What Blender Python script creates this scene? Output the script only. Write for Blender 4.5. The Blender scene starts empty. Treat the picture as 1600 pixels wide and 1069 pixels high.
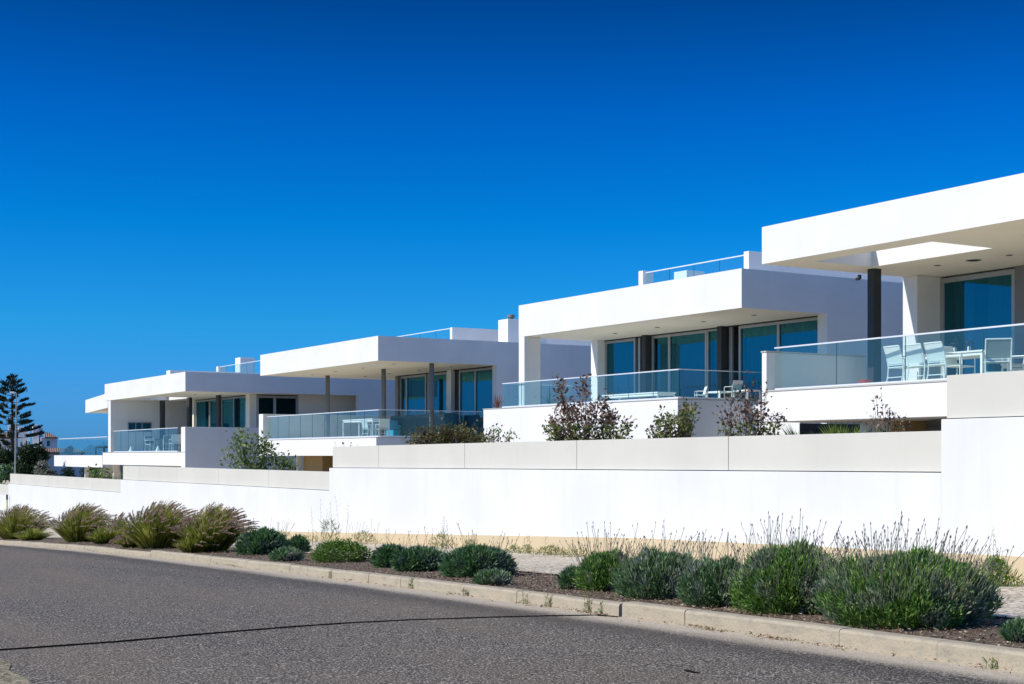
import bpy, math, random
import numpy as np
from mathutils import Vector, Matrix
R = math.radians
rng = np.random.default_rng(7)
random.seed(7)
scene = bpy.context.scene
COL = scene.collection
FL, HOR = 2222.0, 712.0          # focal length in photo pixels, horizon row

# ---------------------------------------------------------------- tagging
def tag(o, label=None, cat=None, group=None, kind=None):
    if label: o['label'] = label
    if cat: o['category'] = cat
    if group: o['group'] = group
    if kind: o['kind'] = kind
    return o

# ---------------------------------------------------------------- frames (plan systems of each building / the street)
class Frame:
    def __init__(s, X, Y, ang, zb=0.0):
        s.X, s.Y, s.zb = X, Y, zb
        a = R(ang); s.ex = (math.sin(a), -math.cos(a)); s.ey = (math.cos(a), math.sin(a))
        s.rot = math.atan2(s.ex[1], s.ex[0])
    def w(s, x, y): return (s.X + x*s.ex[0] + y*s.ey[0], s.Y + x*s.ex[1] + y*s.ey[1])
    def x_at(s, px, y):
        r = (px-800)/FL; X0 = s.X + y*s.ey[0]; Y0 = s.Y + y*s.ey[1]
        return (r*Y0 - X0)/(s.ex[0] - r*s.ex[1])
    def y_at(s, px, x):
        r = (px-800)/FL; X0 = s.X + x*s.ex[0]; Y0 = s.Y + x*s.ex[1]
        return (r*Y0 - X0)/(s.ey[0] - r*s.ey[1])
    def z(s, py, x, y): return (HOR-py)*s.w(x, y)[1]/FL - s.zb
    def loc(s, X, Y):
        dx, dy = X-s.X, Y-s.Y
        return (dx*s.ex[0]+dy*s.ex[1], dx*s.ey[0]+dy*s.ey[1])

# ---------------------------------------------------------------- mesh builder
class MB:
    def __init__(s): s.v = []; s.f = []
    def box(s, x0, x1, y0, y1, z0, z1):
        if x0 > x1: x0, x1 = x1, x0
        if y0 > y1: y0, y1 = y1, y0
        if z0 > z1: z0, z1 = z1, z0
        n = len(s.v)
        s.v += [(x0,y0,z0),(x1,y0,z0),(x1,y1,z0),(x0,y1,z0),(x0,y0,z1),(x1,y0,z1),(x1,y1,z1),(x0,y1,z1)]
        s.f += [tuple(n+i for i in q) for q in ((0,3,2,1),(4,5,6,7),(0,1,5,4),(1,2,6,5),(2,3,7,6),(3,0,4,7))]
        return s
    def poly(s, pts):
        n = len(s.v); s.v += [tuple(p) for p in pts]; s.f.append(tuple(range(n, n+len(pts)))); return s
    def prism(s, pts, z0, z1):
        n = len(s.v); k = len(pts)
        s.v += [(p[0],p[1],z0) for p in pts] + [(p[0],p[1],z1) for p in pts]
        s.f.append(tuple(n+i for i in reversed(range(k)))); s.f.append(tuple(n+k+i for i in range(k)))
        for i in range(k): j = (i+1) % k; s.f.append((n+i, n+j, n+k+j, n+k+i))
        return s
    def tube(s, pts, rad, sides=6, cap=True):
        pts = [Vector(p) for p in pts]; n0 = len(s.v)
        if not hasattr(rad, '__len__'): rad = [rad]*len(pts)
        prev = None
        for i, p in enumerate(pts):
            d = (pts[min(i+1, len(pts)-1)] - pts[max(i-1, 0)]).normalized()
            if prev is None: a = d.orthogonal().normalized()
            else:
                a = (prev - d*prev.dot(d))
                a = a.normalized() if a.length > 1e-6 else d.orthogonal().normalized()
            prev = a; b = d.cross(a)
            for k in range(sides):
                t = 2*math.pi*k/sides
                s.v.append(tuple(p + (a*math.cos(t) + b*math.sin(t))*rad[i]))
        for i in range(len(pts)-1):
            for k in range(sides):
                k2 = (k+1) % sides
                s.f.append((n0+i*sides+k, n0+i*sides+k2, n0+(i+1)*sides+k2, n0+(i+1)*sides+k))
        if cap:
            s.f.append(tuple(n0+k for k in reversed(range(sides))))
            m = n0+(len(pts)-1)*sides; s.f.append(tuple(m+k for k in range(sides)))
        return s
    def cyl(s, x, y, z0, z1, r, sides=20): return s.tube([(x,y,z0),(x,y,z1)], r, sides)
    def bar(s, p, q, w): return s.tube([p, q], w*0.7071, 4)
    def lathe(s, x, y, prof, sides=20):
        n = len(s.v)
        for r, z in prof:
            for k in range(sides):
                t = 2*math.pi*k/sides; s.v.append((x+r*math.cos(t), y+r*math.sin(t), z))
        for i in range(len(prof)-1):
            for k in range(sides):
                k2 = (k+1) % sides
                s.f.append((n+i*sides+k, n+i*sides+k2, n+(i+1)*sides+k2, n+(i+1)*sides+k))
        s.f.append(tuple(n+k for k in reversed(range(sides))))
        m = n+(len(prof)-1)*sides; s.f.append(tuple(m+k for k in range(sides)))
        return s
    def build(s, name, mat, parent=None, bevel=0, smooth=False):
        me = bpy.data.meshes.new(name); me.from_pydata(s.v, [], s.f); me.update()
        o = bpy.data.objects.new(name, me); COL.objects.link(o)
        if mat: me.materials.append(mat)
        if parent: o.parent = parent
        if smooth:
            for p in me.polygons: p.use_smooth = True
        if bevel:
            m = o.modifiers.new('bevel', 'BEVEL'); m.width = bevel; m.segments = 2; m.limit_method = 'ANGLE'
        return o

def np_mesh(name, V, F, mat, parent=None, loc=None, rot=0):
    """V (n,3), F (m,k) arrays"""
    me = bpy.data.meshes.new(name)
    V = np.asarray(V, dtype=np.float32); F = np.asarray(F, dtype=np.int32)
    me.vertices.add(len(V)); me.vertices.foreach_set('co', V.ravel())
    me.loops.add(F.size); me.loops.foreach_set('vertex_index', F.ravel())
    me.polygons.add(len(F)); me.polygons.foreach_set('loop_start', np.arange(0, F.size, F.shape[1], dtype=np.int32))
    me.polygons.foreach_set('loop_total', np.full(len(F), F.shape[1], dtype=np.int32))
    me.update(calc_edges=True); me.validate()
    me.materials.append(mat)
    o = bpy.data.objects.new(name, me); COL.objects.link(o)
    if parent: o.parent = parent
    if loc: o.location = loc
    o.rotation_euler.z = rot
    return o

def empty(name, loc, rz=0):
    o = bpy.data.objects.new(name, None); COL.objects.link(o)
    o.empty_display_size = 0.2; o.location = loc; o.rotation_euler.z = rz
    return o
def copy_tree(o, parent=None):
    c = o.copy(); COL.objects.link(c); c.parent = parent
    for ch in list(o.children): copy_tree(ch, c)
    return c

# ---------------------------------------------------------------- materials
def newmat(name):
    m = bpy.data.materials.new(name); m.use_nodes = True
    nt = m.node_tree; nt.nodes.clear()
    out = nt.nodes.new('ShaderNodeOutputMaterial')
    return m, nt, out
class N:
    """tiny node helper"""
    def __init__(s, nt): s.nt = nt
    def n(s, t, **k):
        x = s.nt.nodes.new(t)
        for a, b in k.items(): setattr(x, a, b)
        return x
    def l(s, a, b): s.nt.links.new(a, b)
    def obj(s): return s.n('ShaderNodeTexCoord').outputs['Object']
    def noise(s, vec, scale, detail=4, rough=0.55, dist=0):
        x = s.n('ShaderNodeTexNoise'); x.inputs['Scale'].default_value = scale
        x.inputs['Detail'].default_value = detail; x.inputs['Roughness'].default_value = rough
        x.inputs['Distortion'].default_value = dist
        if vec is not None: s.l(vec, x.inputs['Vector'])
        return x.outputs['Fac']
    def ramp(s, fac, stops):
        x = s.n('ShaderNodeValToRGB'); e = x.color_ramp.elements
        while len(e) < len(stops): e.new(0.5)
        for q, (p, c) in zip(e, stops):
            q.position = p; q.color = (c, c, c, 1) if not hasattr(c, '__len__') else (*c, 1)
        s.l(fac, x.inputs['Fac']); return x.outputs['Color']
    def mix(s, fac, a, b, mode='MIX'):
        x = s.n('ShaderNodeMix'); x.data_type = 'RGBA'; x.blend_type = mode
        for sock, v in ((x.inputs['Factor'], fac), (x.inputs['A'], a), (x.inputs['B'], b)):
            if isinstance(v, bpy.types.NodeSocket): s.l(v, sock)
            elif hasattr(v, '__len__'): sock.default_value = (*v, 1)
            else: sock.default_value = v
        return x.outputs['Result']
    def math(s, op, a, b=0.0, clamp=False):
        x = s.n('ShaderNodeMath', operation=op); x.use_clamp = clamp
        for i, v in enumerate((a, b)):
            if isinstance(v, bpy.types.NodeSocket): s.l(v, x.inputs[i])
            else: x.inputs[i].default_value = v
        return x.outputs[0]
    def sep(s, vec):
        x = s.n('ShaderNodeSeparateXYZ'); s.l(vec, x.inputs[0]); return x.outputs
    def scale(s, vec, sc):
        x = s.n('ShaderNodeMapping'); x.inputs['Scale'].default_value = sc; s.l(vec, x.inputs['Vector']); return x.outputs[0]
    def bump(s, h, strength, dist=0.01):
        x = s.n('ShaderNodeBump'); x.inputs['Strength'].default_value = strength; x.inputs['Distance'].default_value = dist
        s.l(h, x.inputs['Height']); return x.outputs[0]
    def bsdf(s, out, col, rough=0.7, metal=0, normal=None, spec=0.3):
        p = s.n('ShaderNodeBsdfPrincipled')
        if isinstance(col, bpy.types.NodeSocket): s.l(col, p.inputs['Base Color'])
        else: p.inputs['Base Color'].default_value = (*col, 1)
        if isinstance(rough, bpy.types.NodeSocket): s.l(rough, p.inputs['Roughness'])
        else: p.inputs['Roughness'].default_value = rough
        p.inputs['Metallic'].default_value = metal
        p.inputs['Specular IOR Level'].default_value = spec
        if normal is not None: s.l(normal, p.inputs['Normal'])
        if out is not None: s.l(p.outputs[0], out.inputs['Surface'])
        return p

def stucco(name, base, var=0.04, streak=0.10, rough=0.85):
    m, nt, out = newmat(name); k = N(nt); v = k.obj()
    big = k.noise(v, 0.6, 5)
    st = k.noise(k.scale(v, (3.5, 3.5, 0.22)), 1.0, 5, 0.6)
    c1 = tuple(c*(1-var) for c in base); c2 = tuple(min(1, c*(1+var)) for c in base)
    c = k.mix(k.ramp(big, [(0.35, 0), (0.65, 1)]), c1, c2)
    dirt = tuple(c*f for c, f in zip(base, (0.80, 0.79, 0.76)))
    c = k.mix(k.math('MULTIPLY', k.ramp(st, [(0.52, 0), (0.75, 1)]), streak), c, dirt)
    nrm = k.bump(k.noise(v, 90, 3), 0.25, 0.004)
    k.bsdf(out, c, rough, normal=nrm, spec=0.2)
    return m
def plain(name, base, rough=0.5, metal=0, var=0.06, scale=8, spec=0.3):
    m, nt, out = newmat(name); k = N(nt); v = k.obj()
    f = k.noise(v, scale, 4)
    c = k.mix(f, tuple(c*(1-var) for c in base), tuple(min(1, c*(1+var)) for c in base))
    k.bsdf(out, c, rough, metal, normal=k.bump(f, 0.08, 0.004), spec=spec)
    return m
def leafmat(name, cols, trans=0.25, rough=0.55, nscale=3.0, cols2=None):
    """cols: list of leaf tones picked per leaf; cols2: second family in patches"""
    m, nt, out = newmat(name); k = N(nt)
    ri = k.n('ShaderNodeNewGeometry').outputs['Random Per Island']
    c = k.ramp(ri, [(i/max(1, len(cols)-1), q) for i, q in enumerate(cols)])
    if cols2:
        c2 = k.ramp(ri, [(i/max(1, len(cols2)-1), q) for i, q in enumerate(cols2)])
        c = k.mix(k.ramp(k.noise(k.obj(), nscale, 3), [(0.48, 0), (0.60, 1)]), c, c2)
    p = k.bsdf(None, c, rough, spec=0.35)
    t = k.n('ShaderNodeBsdfTranslucent'); k.l(c, t.inputs['Color'])
    ms = k.n('ShaderNodeMixShader'); ms.inputs[0].default_value = trans
    k.l(p.outputs[0], ms.inputs[1]); k.l(t.outputs[0], ms.inputs[2]); k.l(ms.outputs[0], out.inputs['Surface'])
    return m
def glassmat(name, tint, refl, gcol=(1,1,1), haze=0.0, hazecol=(0.3,0.5,0.5), rough=0.0):
    m, nt, out = newmat(name); k = N(nt)
    tr = k.n('ShaderNodeBsdfTransparent'); tr.inputs[0].default_value = (*tint, 1)
    gl = k.n('ShaderNodeBsdfGlossy'); gl.inputs['Color'].default_value = (*gcol, 1); gl.inputs['Roughness'].default_value = rough
    lw = k.n('ShaderNodeLayerWeight'); lw.inputs['Blend'].default_value = 0.5
    fac = k.math('ADD', k.math('MULTIPLY', k.math('POWER', lw.outputs['Facing'], 3.0), 0.45), refl, True)
    b = tr
    if haze:
        df = k.n('ShaderNodeBsdfDiffuse'); df.inputs[0].default_value = (*hazecol, 1)
        m1 = k.n('ShaderNodeMixShader'); m1.inputs[0].default_value = haze
        k.l(tr.outputs[0], m1.inputs[1]); k.l(df.outputs[0], m1.inputs[2]); b = m1
    ms = k.n('ShaderNodeMixShader'); k.l(fac, ms.inputs[0]); k.l(b.outputs[0], ms.inputs[1]); k.l(gl.outputs[0], ms.inputs[2])
    k.l(ms.outputs[0], out.inputs['Surface'])
    return m

M = {}
M['white'] = stucco('white_render', (0.785, 0.785, 0.775), 0.04, 0.14)
M['wallwhite'] = stucco('boundary_render', (0.735, 0.735, 0.73), 0.035, 0.30)
M['soffit'] = stucco('soffit_bounce_tone', (0.86, 0.80, 0.68), 0.02, 0.0)  # warm bounce light from the ground is painted into this colour
M['coping'] = stucco('cream_panel', (0.62, 0.60, 0.53), 0.03, 0.12)
M['plinth'] = stucco('ochre_plinth', (0.62, 0.50, 0.33), 0.05, 0.2)
M['edge'] = plain('stone_edge', (0.50, 0.49, 0.45), 0.6)
M['tile'] = plain('terrace_tile', (0.74, 0.66, 0.53), 0.6)
M['column'] = plain('dark_steel', (0.042, 0.045, 0.048), 0.5, 0.0)
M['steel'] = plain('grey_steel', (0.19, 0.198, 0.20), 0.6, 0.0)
M['frame'] = plain('aluminium', (0.42, 0.43, 0.42), 0.4, 0.6)
M['darkframe'] = plain('dark_gasket', (0.03, 0.03, 0.032), 0.5)
M['rail'] = plain('polished_rail', (0.85, 0.86, 0.87), 0.35, 0.3)
M['pane'] = glassmat('window_glass', (0.13, 0.33, 0.42), 0.13, (0.20, 0.84, 1.0))
M['balglass'] = glassmat('balustrade_glass', (0.77, 0.92, 0.93), 0.05, (0.7,0.93,1), haze=0.05, hazecol=(0.24,0.56,0.64))
M['curtain'] = plain('curtain_cloth', (0.30, 0.38, 0.40), 0.9)
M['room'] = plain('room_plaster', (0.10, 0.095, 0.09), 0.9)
M['wood'] = plain('ochre_cladding', (0.42, 0.28, 0.12), 0.7, var=0.15, scale=3)
M['wmetal'] = plain('white_powder_coat', (0.86, 0.86, 0.84), 0.35)
M['sling'] = plain('pale_sling', (0.82, 0.82, 0.79), 0.7)
M['greysling'] = plain('grey_sling', (0.22, 0.26, 0.26), 0.7)
M['teal'] = plain('teal_reflection_tone', (0.012, 0.085, 0.12), 0.8)
M['blue'] = plain('blue_fabric', (0.03, 0.33, 0.55), 0.8)
M['red'] = plain('red_plastic', (0.55, 0.08, 0.04), 0.5)
M['lamp'] = plain('lamp_lens', (0.55, 0.55, 0.52), 0.3)
M['bark'] = plain('bark', (0.10, 0.075, 0.055), 0.9, var=0.3, scale=20)
M['greystem'] = plain('pale_stem', (0.26, 0.22, 0.17), 0.9, var=0.3, scale=20)

# ---------------------------------------------------------------- street frame and levels
S = Frame(3.35, 9.30, 28.97)
def ground_u(u):
    if u < -30: return -1.42 + 0.021*30
    if u < 0: return -1.42 - 0.021*u
    if u < 45: return -1.42 - 0.021*u - 0.0003*u*u
    if u < 220: return -1.42 - 0.945 - 0.6075 - 0.042*(u-45)*0.6
    return ground_u(219.9)
def road_z(x, y=0): return ground_u(-x)
def lvl(x, y):
    """finished level at street coordinates"""
    g = ground_u(-x)
    if y < -5.72: return g + 0.02
    if y < 0: return g
    return g + 0.10
def ground_hit(px, py):
    Y = 12.0
    for _ in range(40):
        X = (px-800)/FL*Y; x, y = S.loc(X, Y)
        Y = 0.5*Y + 0.5*(lvl(x, y)*FL/(HOR-py))
    X = (px-800)/FL*Y; x, y = S.loc(X, Y)
    return x, y, lvl(x, y)
SM = (S.X, S.Y, 0)
def sobj(o):
    o.location = SM; o.rotation_euler.z = S.rot; return o

# strips along the street follow its fall
US = [-60,-40,-30,-20,-14,-10,-6,-3,0,3,6,9,12,15,18,22,26,30,35,40,45,55,70,90,120,160,220]
def strip(name, y0, y1, off, mat, us=US, tiltfn=None):
    m = MB()
    ny = 1
    for i in range(len(us)-1):
        a, b = us[i], us[i+1]
        m.poly([(-b, y0, ground_u(b)+off), (-a, y0, ground_u(a)+off), (-a, y1, ground_u(a)+off), (-b, y1, ground_u(b)+off)])
    return sobj(m.build(name, mat))

# ground sheet reaching the horizon
def mk_ground():
    m, nt, out = newmat('dry_soil'); k = N(nt); v = k.obj()
    c = k.mix(k.noise(v, 0.8, 6), (0.16, 0.13, 0.085), (0.30, 0.25, 0.17))
    c = k.mix(k.ramp(k.noise(v, 25, 3), [(0.4, 0), (0.7, 1)]), c, (0.08, 0.07, 0.045))
    k.bsdf(out, c, 0.95, normal=k.bump(k.noise(v, 30, 5), 0.8, 0.02)); return m
M['soil'] = mk_ground()
g = MB(); us2 = [-3000] + US + [400, 900, 4000]
for i in range(len(us2)-1):
    a, b = us2[i], us2[i+1]
    for (y0, y1) in ((-3000, -60), (-60, -12), (-12, 60), (60, 3000)):
        g.poly([(-b, y0, ground_u(b)-0.03), (-a, y0, ground_u(a)-0.03), (-a, y1, ground_u(a)-0.03), (-b, y1, ground_u(b)-0.03)])
tag(sobj(g.build('ground', M['soil'])), kind='structure')

def mk_asphalt():
    m, nt, out = newmat('asphalt'); k = N(nt); v = k.obj(); x, y, z = k.sep(v)
    fine = k.noise(v, 58, 2, 0.75); mid = k.noise(v, 45, 3); big = k.noise(k.scale(v, (0.10, 0.55, 1)), 1.0, 4)
    c = k.ramp(fine, [(0.40, (0.010, 0.008, 0.006)), (0.48, (0.074, 0.065, 0.054)), (0.56, (0.20, 0.175, 0.145)), (0.65, (0.80, 0.70, 0.58))])
    c = k.mix(k.math('MULTIPLY', k.ramp(big, [(0.42, 0), (0.62, 1)]), 0.5), c, (0.15, 0.112, 0.078))
    worn = k.ramp(big, [(0.3, 0.74), (0.7, 1.2)])
    c = k.mix(1.0, c, worn, 'MULTIPLY')
    vo = k.n('ShaderNodeTexVoronoi'); vo.inputs['Scale'].default_value = 150; k.l(v, vo.inputs['Vector'])
    stone = k.ramp(vo.outputs['Distance'], [(0.10, 1), (0.3, 0)])
    c = k.mix(k.math('MULTIPLY', stone, 0.10), c, (0.45, 0.40, 0.34))
    # pale dust gathered along the kerb, a darker rolled band beyond it
    d = k.math('ADD', y, k.math('MULTIPLY', k.noise(k.scale(v, (0.5, 3, 1)), 1.2, 4), 0.30))
    dust = k.ramp(k.math('MULTIPLY', d, -1.0), [(0.0, 1.0), (0.10, 0.95), (0.34, 0.0)])
    dust = k.math('MULTIPLY', dust, k.ramp(k.noise(v, 18, 4), [(0.2, 0.6), (0.6, 1.0)]))
    band = k.ramp(k.math('MULTIPLY', d, -1.0), [(0.25, 0), (0.48, 1.0), (1.0, 0.0)])
    c = k.mix(k.math('MULTIPLY', band, 0.5), c, (0.048, 0.042, 0.036))
    c = k.mix(dust, c, k.mix(fine, (0.40, 0.335, 0.25), (0.68, 0.585, 0.45)))
    h = k.math('ADD', k.math('MULTIPLY', fine, 0.6), k.math('MULTIPLY', mid, 0.5))
    k.bsdf(out, c, 0.85, normal=k.bump(h, 0.8, 0.014), spec=0.25); return m
M['asphalt'] = mk_asphalt()
o = strip('road', -5.72, 0.0, 0.0, M['asphalt']); tag(o, kind='structure')
# dry verge on the near side of the road
def mk_verge():
    m, nt, out = newmat('verge'); k = N(nt); v = k.obj()
    c = k.ramp(k.noise(v, 22, 5), [(0.35, (0.10, 0.085, 0.05)), (0.5, (0.26, 0.22, 0.14)), (0.66, (0.46, 0.40, 0.28))])
    k.bsdf(out, c, 0.95, normal=k.bump(k.noise(v, 40, 5), 1.0, 0.02)); return m
M['verge'] = mk_verge()
vm = MB()
for i in range(240):
    a = -6 + i*0.1; b = a + 0.1
    ya = -5.66 + 0.03*math.sin(a*3.1)+0.02*math.sin(a*7.7); yb = -5.66 + 0.03*math.sin(b*3.1)+0.02*math.sin(b*7.7)
    vm.poly([(-b, -12, ground_u(b)+0.03), (-a, -12, ground_u(a)+0.03), (-a, ya, ground_u(a)+0.006), (-b, yb, ground_u(b)+0.006)])
tag(sobj(vm.build('verge', M['verge'])), kind='structure')

# shadow of an overhead line, painted as a black strip across the road
def mk_shadow_band():
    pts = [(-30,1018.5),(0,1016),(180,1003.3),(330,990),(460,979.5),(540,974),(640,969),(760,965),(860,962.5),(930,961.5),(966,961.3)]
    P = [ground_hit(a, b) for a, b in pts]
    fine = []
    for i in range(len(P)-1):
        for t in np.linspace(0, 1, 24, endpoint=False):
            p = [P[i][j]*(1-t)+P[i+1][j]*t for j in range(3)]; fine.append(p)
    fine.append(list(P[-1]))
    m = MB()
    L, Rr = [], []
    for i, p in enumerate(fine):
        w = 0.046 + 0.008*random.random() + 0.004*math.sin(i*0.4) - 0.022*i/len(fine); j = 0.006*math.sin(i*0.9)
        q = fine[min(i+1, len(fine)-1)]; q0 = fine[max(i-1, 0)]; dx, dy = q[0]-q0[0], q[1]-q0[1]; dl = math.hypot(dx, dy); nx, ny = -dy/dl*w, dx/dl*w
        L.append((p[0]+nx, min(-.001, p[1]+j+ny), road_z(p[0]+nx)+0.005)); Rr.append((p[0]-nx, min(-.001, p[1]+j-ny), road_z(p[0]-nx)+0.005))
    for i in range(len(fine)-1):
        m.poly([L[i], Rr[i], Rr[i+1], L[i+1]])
    o = sobj(m.build('road_shadow_band', plain('shadow_black', (0.008, 0.008, 0.008), 0.9, spec=0.0)))
    tag(o, kind='structure')
    return P[-1][0]
shadow_band_x = mk_shadow_band()
tx, ty, tz = ground_hit(1080, 1050)
tm = MB(); tm.poly([(tx+0.08*math.cos(a)*(1+.2*math.sin(3*a)), ty+0.03*math.sin(a)*(1+.3*math.cos(2*a)), tz+0.005) for a in np.linspace(0, 2*math.pi, 18, endpoint=False)])
tag(sobj(tm.build('tar_spot', plain('tar_patch', (0.012, 0.011, 0.010), 0.9, spec=0.1))), kind='structure')

# kerb of separate stones
def mk_kerbmat():
    m, nt, out = newmat('kerb_concrete'); k = N(nt); v = k.obj()
    c = k.mix(k.noise(v, 1.3, 5), (0.40, 0.335, 0.235), (0.50, 0.43, 0.32))
    c = k.mix(k.ramp(k.noise(k.scale(v, (1, 1, 3)), 4, 6, 0.75), [(0.47, 0), (0.70, 0.85)]), c, (0.27, 0.25, 0.20))
    c = k.mix(k.ramp(k.noise(v, 60, 4), [(0.55, 0), (0.7, 0.6)]), c, (0.25, 0.22, 0.18))
    k.bsdf(out, c, 0.9, normal=k.bump(k.noise(v, 45, 5), 0.6, 0.008)); return m
M['kerb'] = mk_kerbmat()
def mk_kerb():
    kr = empty('kerb', (S.X, S.Y, ground_u(0)), S.rot); tag(kr, kind='structure')
    z0 = ground_u(0)
    gap0, gap1 = -S.x_at(216, 0), -S.x_at(184, 0)
    def piece(a, b, h):
        m = MB(); n = 3
        for i in range(n):
            ua, ub = a+(b-a)*i/n, a+(b-a)*(i+1)/n
        da, db = ground_u(a)-z0, ground_u(b)-z0
        j = random.uniform(-0.006, 0.006); hh = h + random.uniform(-0.006, 0.006)
        prof = [(0.0+j, -0.12), (0.0+j, hh-0.025), (0.012+j, hh-0.006), (0.035+j, hh), (0.14, hh), (0.14, -0.12)]
        for i, (u_, d_) in enumerate(((a, da), (b, db))):
            m.v += [(-u_, p[0], p[1]+d_) for p in prof]
        k_ = len(prof)
        m.f.append(tuple(range(k_))); m.f.append(tuple(reversed(range(k_, 2*k_))))
        for i in range(k_):
            q = (i+1) % k_; m.f.append((i, k_+i, k_+q, q))
        return m
    u = -shadow_band_x
    cuts = []
    a = u + 0.035
    while a < 95:
        L = 1.0 if a < 45 else 3.0
        b = a + L
        hk = 0.125 if b <= gap0 else 0.10
        if b > gap0 and a < gap1: hk = 0.088
        piece(a+0.0015, b-0.0015, hk).build('kerb_stone', M['kerb'], kr)
        a = b
    b = u - 0.02
    while b > -14:
        piece(b-0.9985, b-0.0015, 0.14).build('kerb_stone', M['kerb'], kr); b -= 1.0
    m = MB(); da = ground_u(u)-z0
    m.box(-u-0.033, -u+0.018, 0.012, 0.13, da-0.1, da+0.118); m.build('kerb_shadow_fill', plain('kerb_shadow_dark', (0.03,0.03,0.035), 0.8), kr)  # dark fill in the kerb gap carries the line shadow up the kerb
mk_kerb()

# planting bed, pavement
def mk_bedmat():
    m, nt, out = newmat('mulch_soil'); k = N(nt); v = k.obj()
    c = k.ramp(k.noise(v, 28, 6, 0.7), [(0.32, (0.045, 0.032, 0.022)), (0.52, (0.16, 0.115, 0.08)), (0.66, (0.40, 0.32, 0.23))])
    k.bsdf(out, c, 0.95, normal=k.bump(k.noise(v, 35, 5), 1.0, 0.03)); return m
M['bed'] = mk_bedmat()
def mk_cobble():
    m, nt, out = newmat('cobbles'); k = N(nt); v = k.obj()
    vo = k.n('ShaderNodeTexVoronoi'); vo.feature = 'DISTANCE_TO_EDGE'; vo.inputs['Scale'].default_value = 11; vo.inputs['Randomness'].default_value = 0.55
    k.l(v, vo.inputs['Vector'])
    vc = k.n('ShaderNodeTexVoronoi'); vc.inputs['Scale'].default_value = 11; vc.inputs['Randomness'].default_value = 0.55; k.l(v, vc.inputs['Vector'])
    tone = k.mix(k.sep(vc.outputs['Color'])[0], (0.58, 0.50, 0.39), (0.78, 0.70, 0.58))
    e = k.ramp(vo.outputs['Distance'], [(0.02, 0), (0.14, 1)])
    c = k.mix(e, (0.30, 0.24, 0.17), tone)
    c = k.mix(k.ramp(k.noise(v, 2.2, 5), [(0.45, 0), (0.7, 0.6)]), c, (0.56, 0.47, 0.34))
    k.bsdf(out, c, 0.85, normal=k.bump(e, 0.6, 0.012)); return m
M['cobble'] = mk_cobble()
tag(strip('planting_bed', 0.14, 1.95, 0.095, M['bed']), kind='structure')
tag(strip('pavement', 1.95, 5.6, 0.11, M['cobble']), kind='structure')

# mulch chips and litter: uncountable
def quads(C, D, W, name, mat, bend=0.0, parent=None, loc=None, rot=0):
    """diamond leaves: C base points, D direction*length, W side vector*half width"""
    A = C; B = C + D*0.5 + W; T = C + D; E = C + D*0.5 - W
    if bend:
        nrm = np.cross(D, W); nrm /= (np.linalg.norm(nrm, axis=1, keepdims=True)+1e-9)
        L = np.linalg.norm(D, axis=1, keepdims=True)
        B = B + nrm*L*bend; E = E + nrm*L*bend
    V = np.stack([A, B, T, E], axis=1).reshape(-1, 3)
    F = np.arange(len(V)).reshape(-1, 4)
    if name is None: return V, F
    return np_mesh(name, V, F, mat, parent, loc, rot)
def rdir(n, up=None):
    v = rng.normal(size=(n, 3)); v /= np.linalg.norm(v, axis=1, keepdims=True)
    return v
def perp(D):
    r = rdir(len(D)); w = np.cross(D, r); w /= (np.linalg.norm(w, axis=1, keepdims=True)+1e-9); return w
M['chips'] = leafmat('bark_chips', [(0.05,0.032,0.022),(0.15,0.095,0.06),(0.26,0.18,0.12),(0.50,0.41,0.31)], 0.0, 0.9)
def mulch():
    n = 15000
    u = rng.uniform(-4, 32, n); y = rng.uniform(0.15, 1.95, n)
    sel = u < 14; u = np.concatenate([u, rng.uniform(-4, 10, 9000)]); y = np.concatenate([y, rng.uniform(0.15, 1.95, 9000)])
    n = len(u)
    z = np.array([ground_u(a) for a in u]) + 0.10 + rng.uniform(0, 0.02, n)
    D = rdir(n); D[:, 2] *= 0.45; L = rng.uniform(0.015, 0.05, n)[:, None]; D *= L
    W = perp(D); W[:, 2] *= 0.5; W *= rng.uniform(0.004, 0.012, n)[:, None]
    o = quads(np.stack([-u, y, z], 1), D, W, 'bark_mulch', M['chips'])
    sobj(o); tag(o, 'brown bark mulch scattered over the planting bed behind the kerb', 'mulch', kind='stuff')
mulch()
def litter():
    C = []
    for (px, py, w, n) in ((1105,978,16,110),(1222,994,20,120),(930,952,16,110),(1290,1006,8,30),(1325,1010,6,25),(340,887,30,80),(120,862,30,60),(60,852,25,50),(855,939,14,40),(620,909,8,25),(700,921,10,30),(1500,1046,10,20)):
        x, y, z = ground_hit(px, py); 
        a = rng.normal(0, 1, (n, 2)); w_ = w*S.w(x, y)[1]/FL*1.8
        C += [(x+q[0]*w_, max(-0.35, min(-0.01, -0.06+q[1]*0.04)), road_z(x)+0.008) for q in a]
    for i in range(500):
        u = random.uniform(-4, 35); C.append((-u, -abs(random.gauss(0, 0.07))-0.005, ground_u(u)+0.006))
    C = np.array(C); n = len(C)
    C[:, 2] += rng.uniform(0, 0.012, n)
    D = rdir(n); D[:, 2] *= 0.25; D *= rng.uniform(0.012, 0.04, n)[:, None]
    W = perp(D); W *= rng.uniform(0.003, 0.009, n)[:, None]
    o = quads(C, D, W, 'leaf_litter', leafmat('dry_litter', [(0.10,0.06,0.035),(0.30,0.20,0.11),(0.20,0.13,0.08),(0.42,0.33,0.2)], 0.1, 0.9))
    sobj(o); tag(o, 'dry brown leaf litter drifted along the foot of the kerb', 'leaf litter', kind='stuff')
litter()

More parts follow.
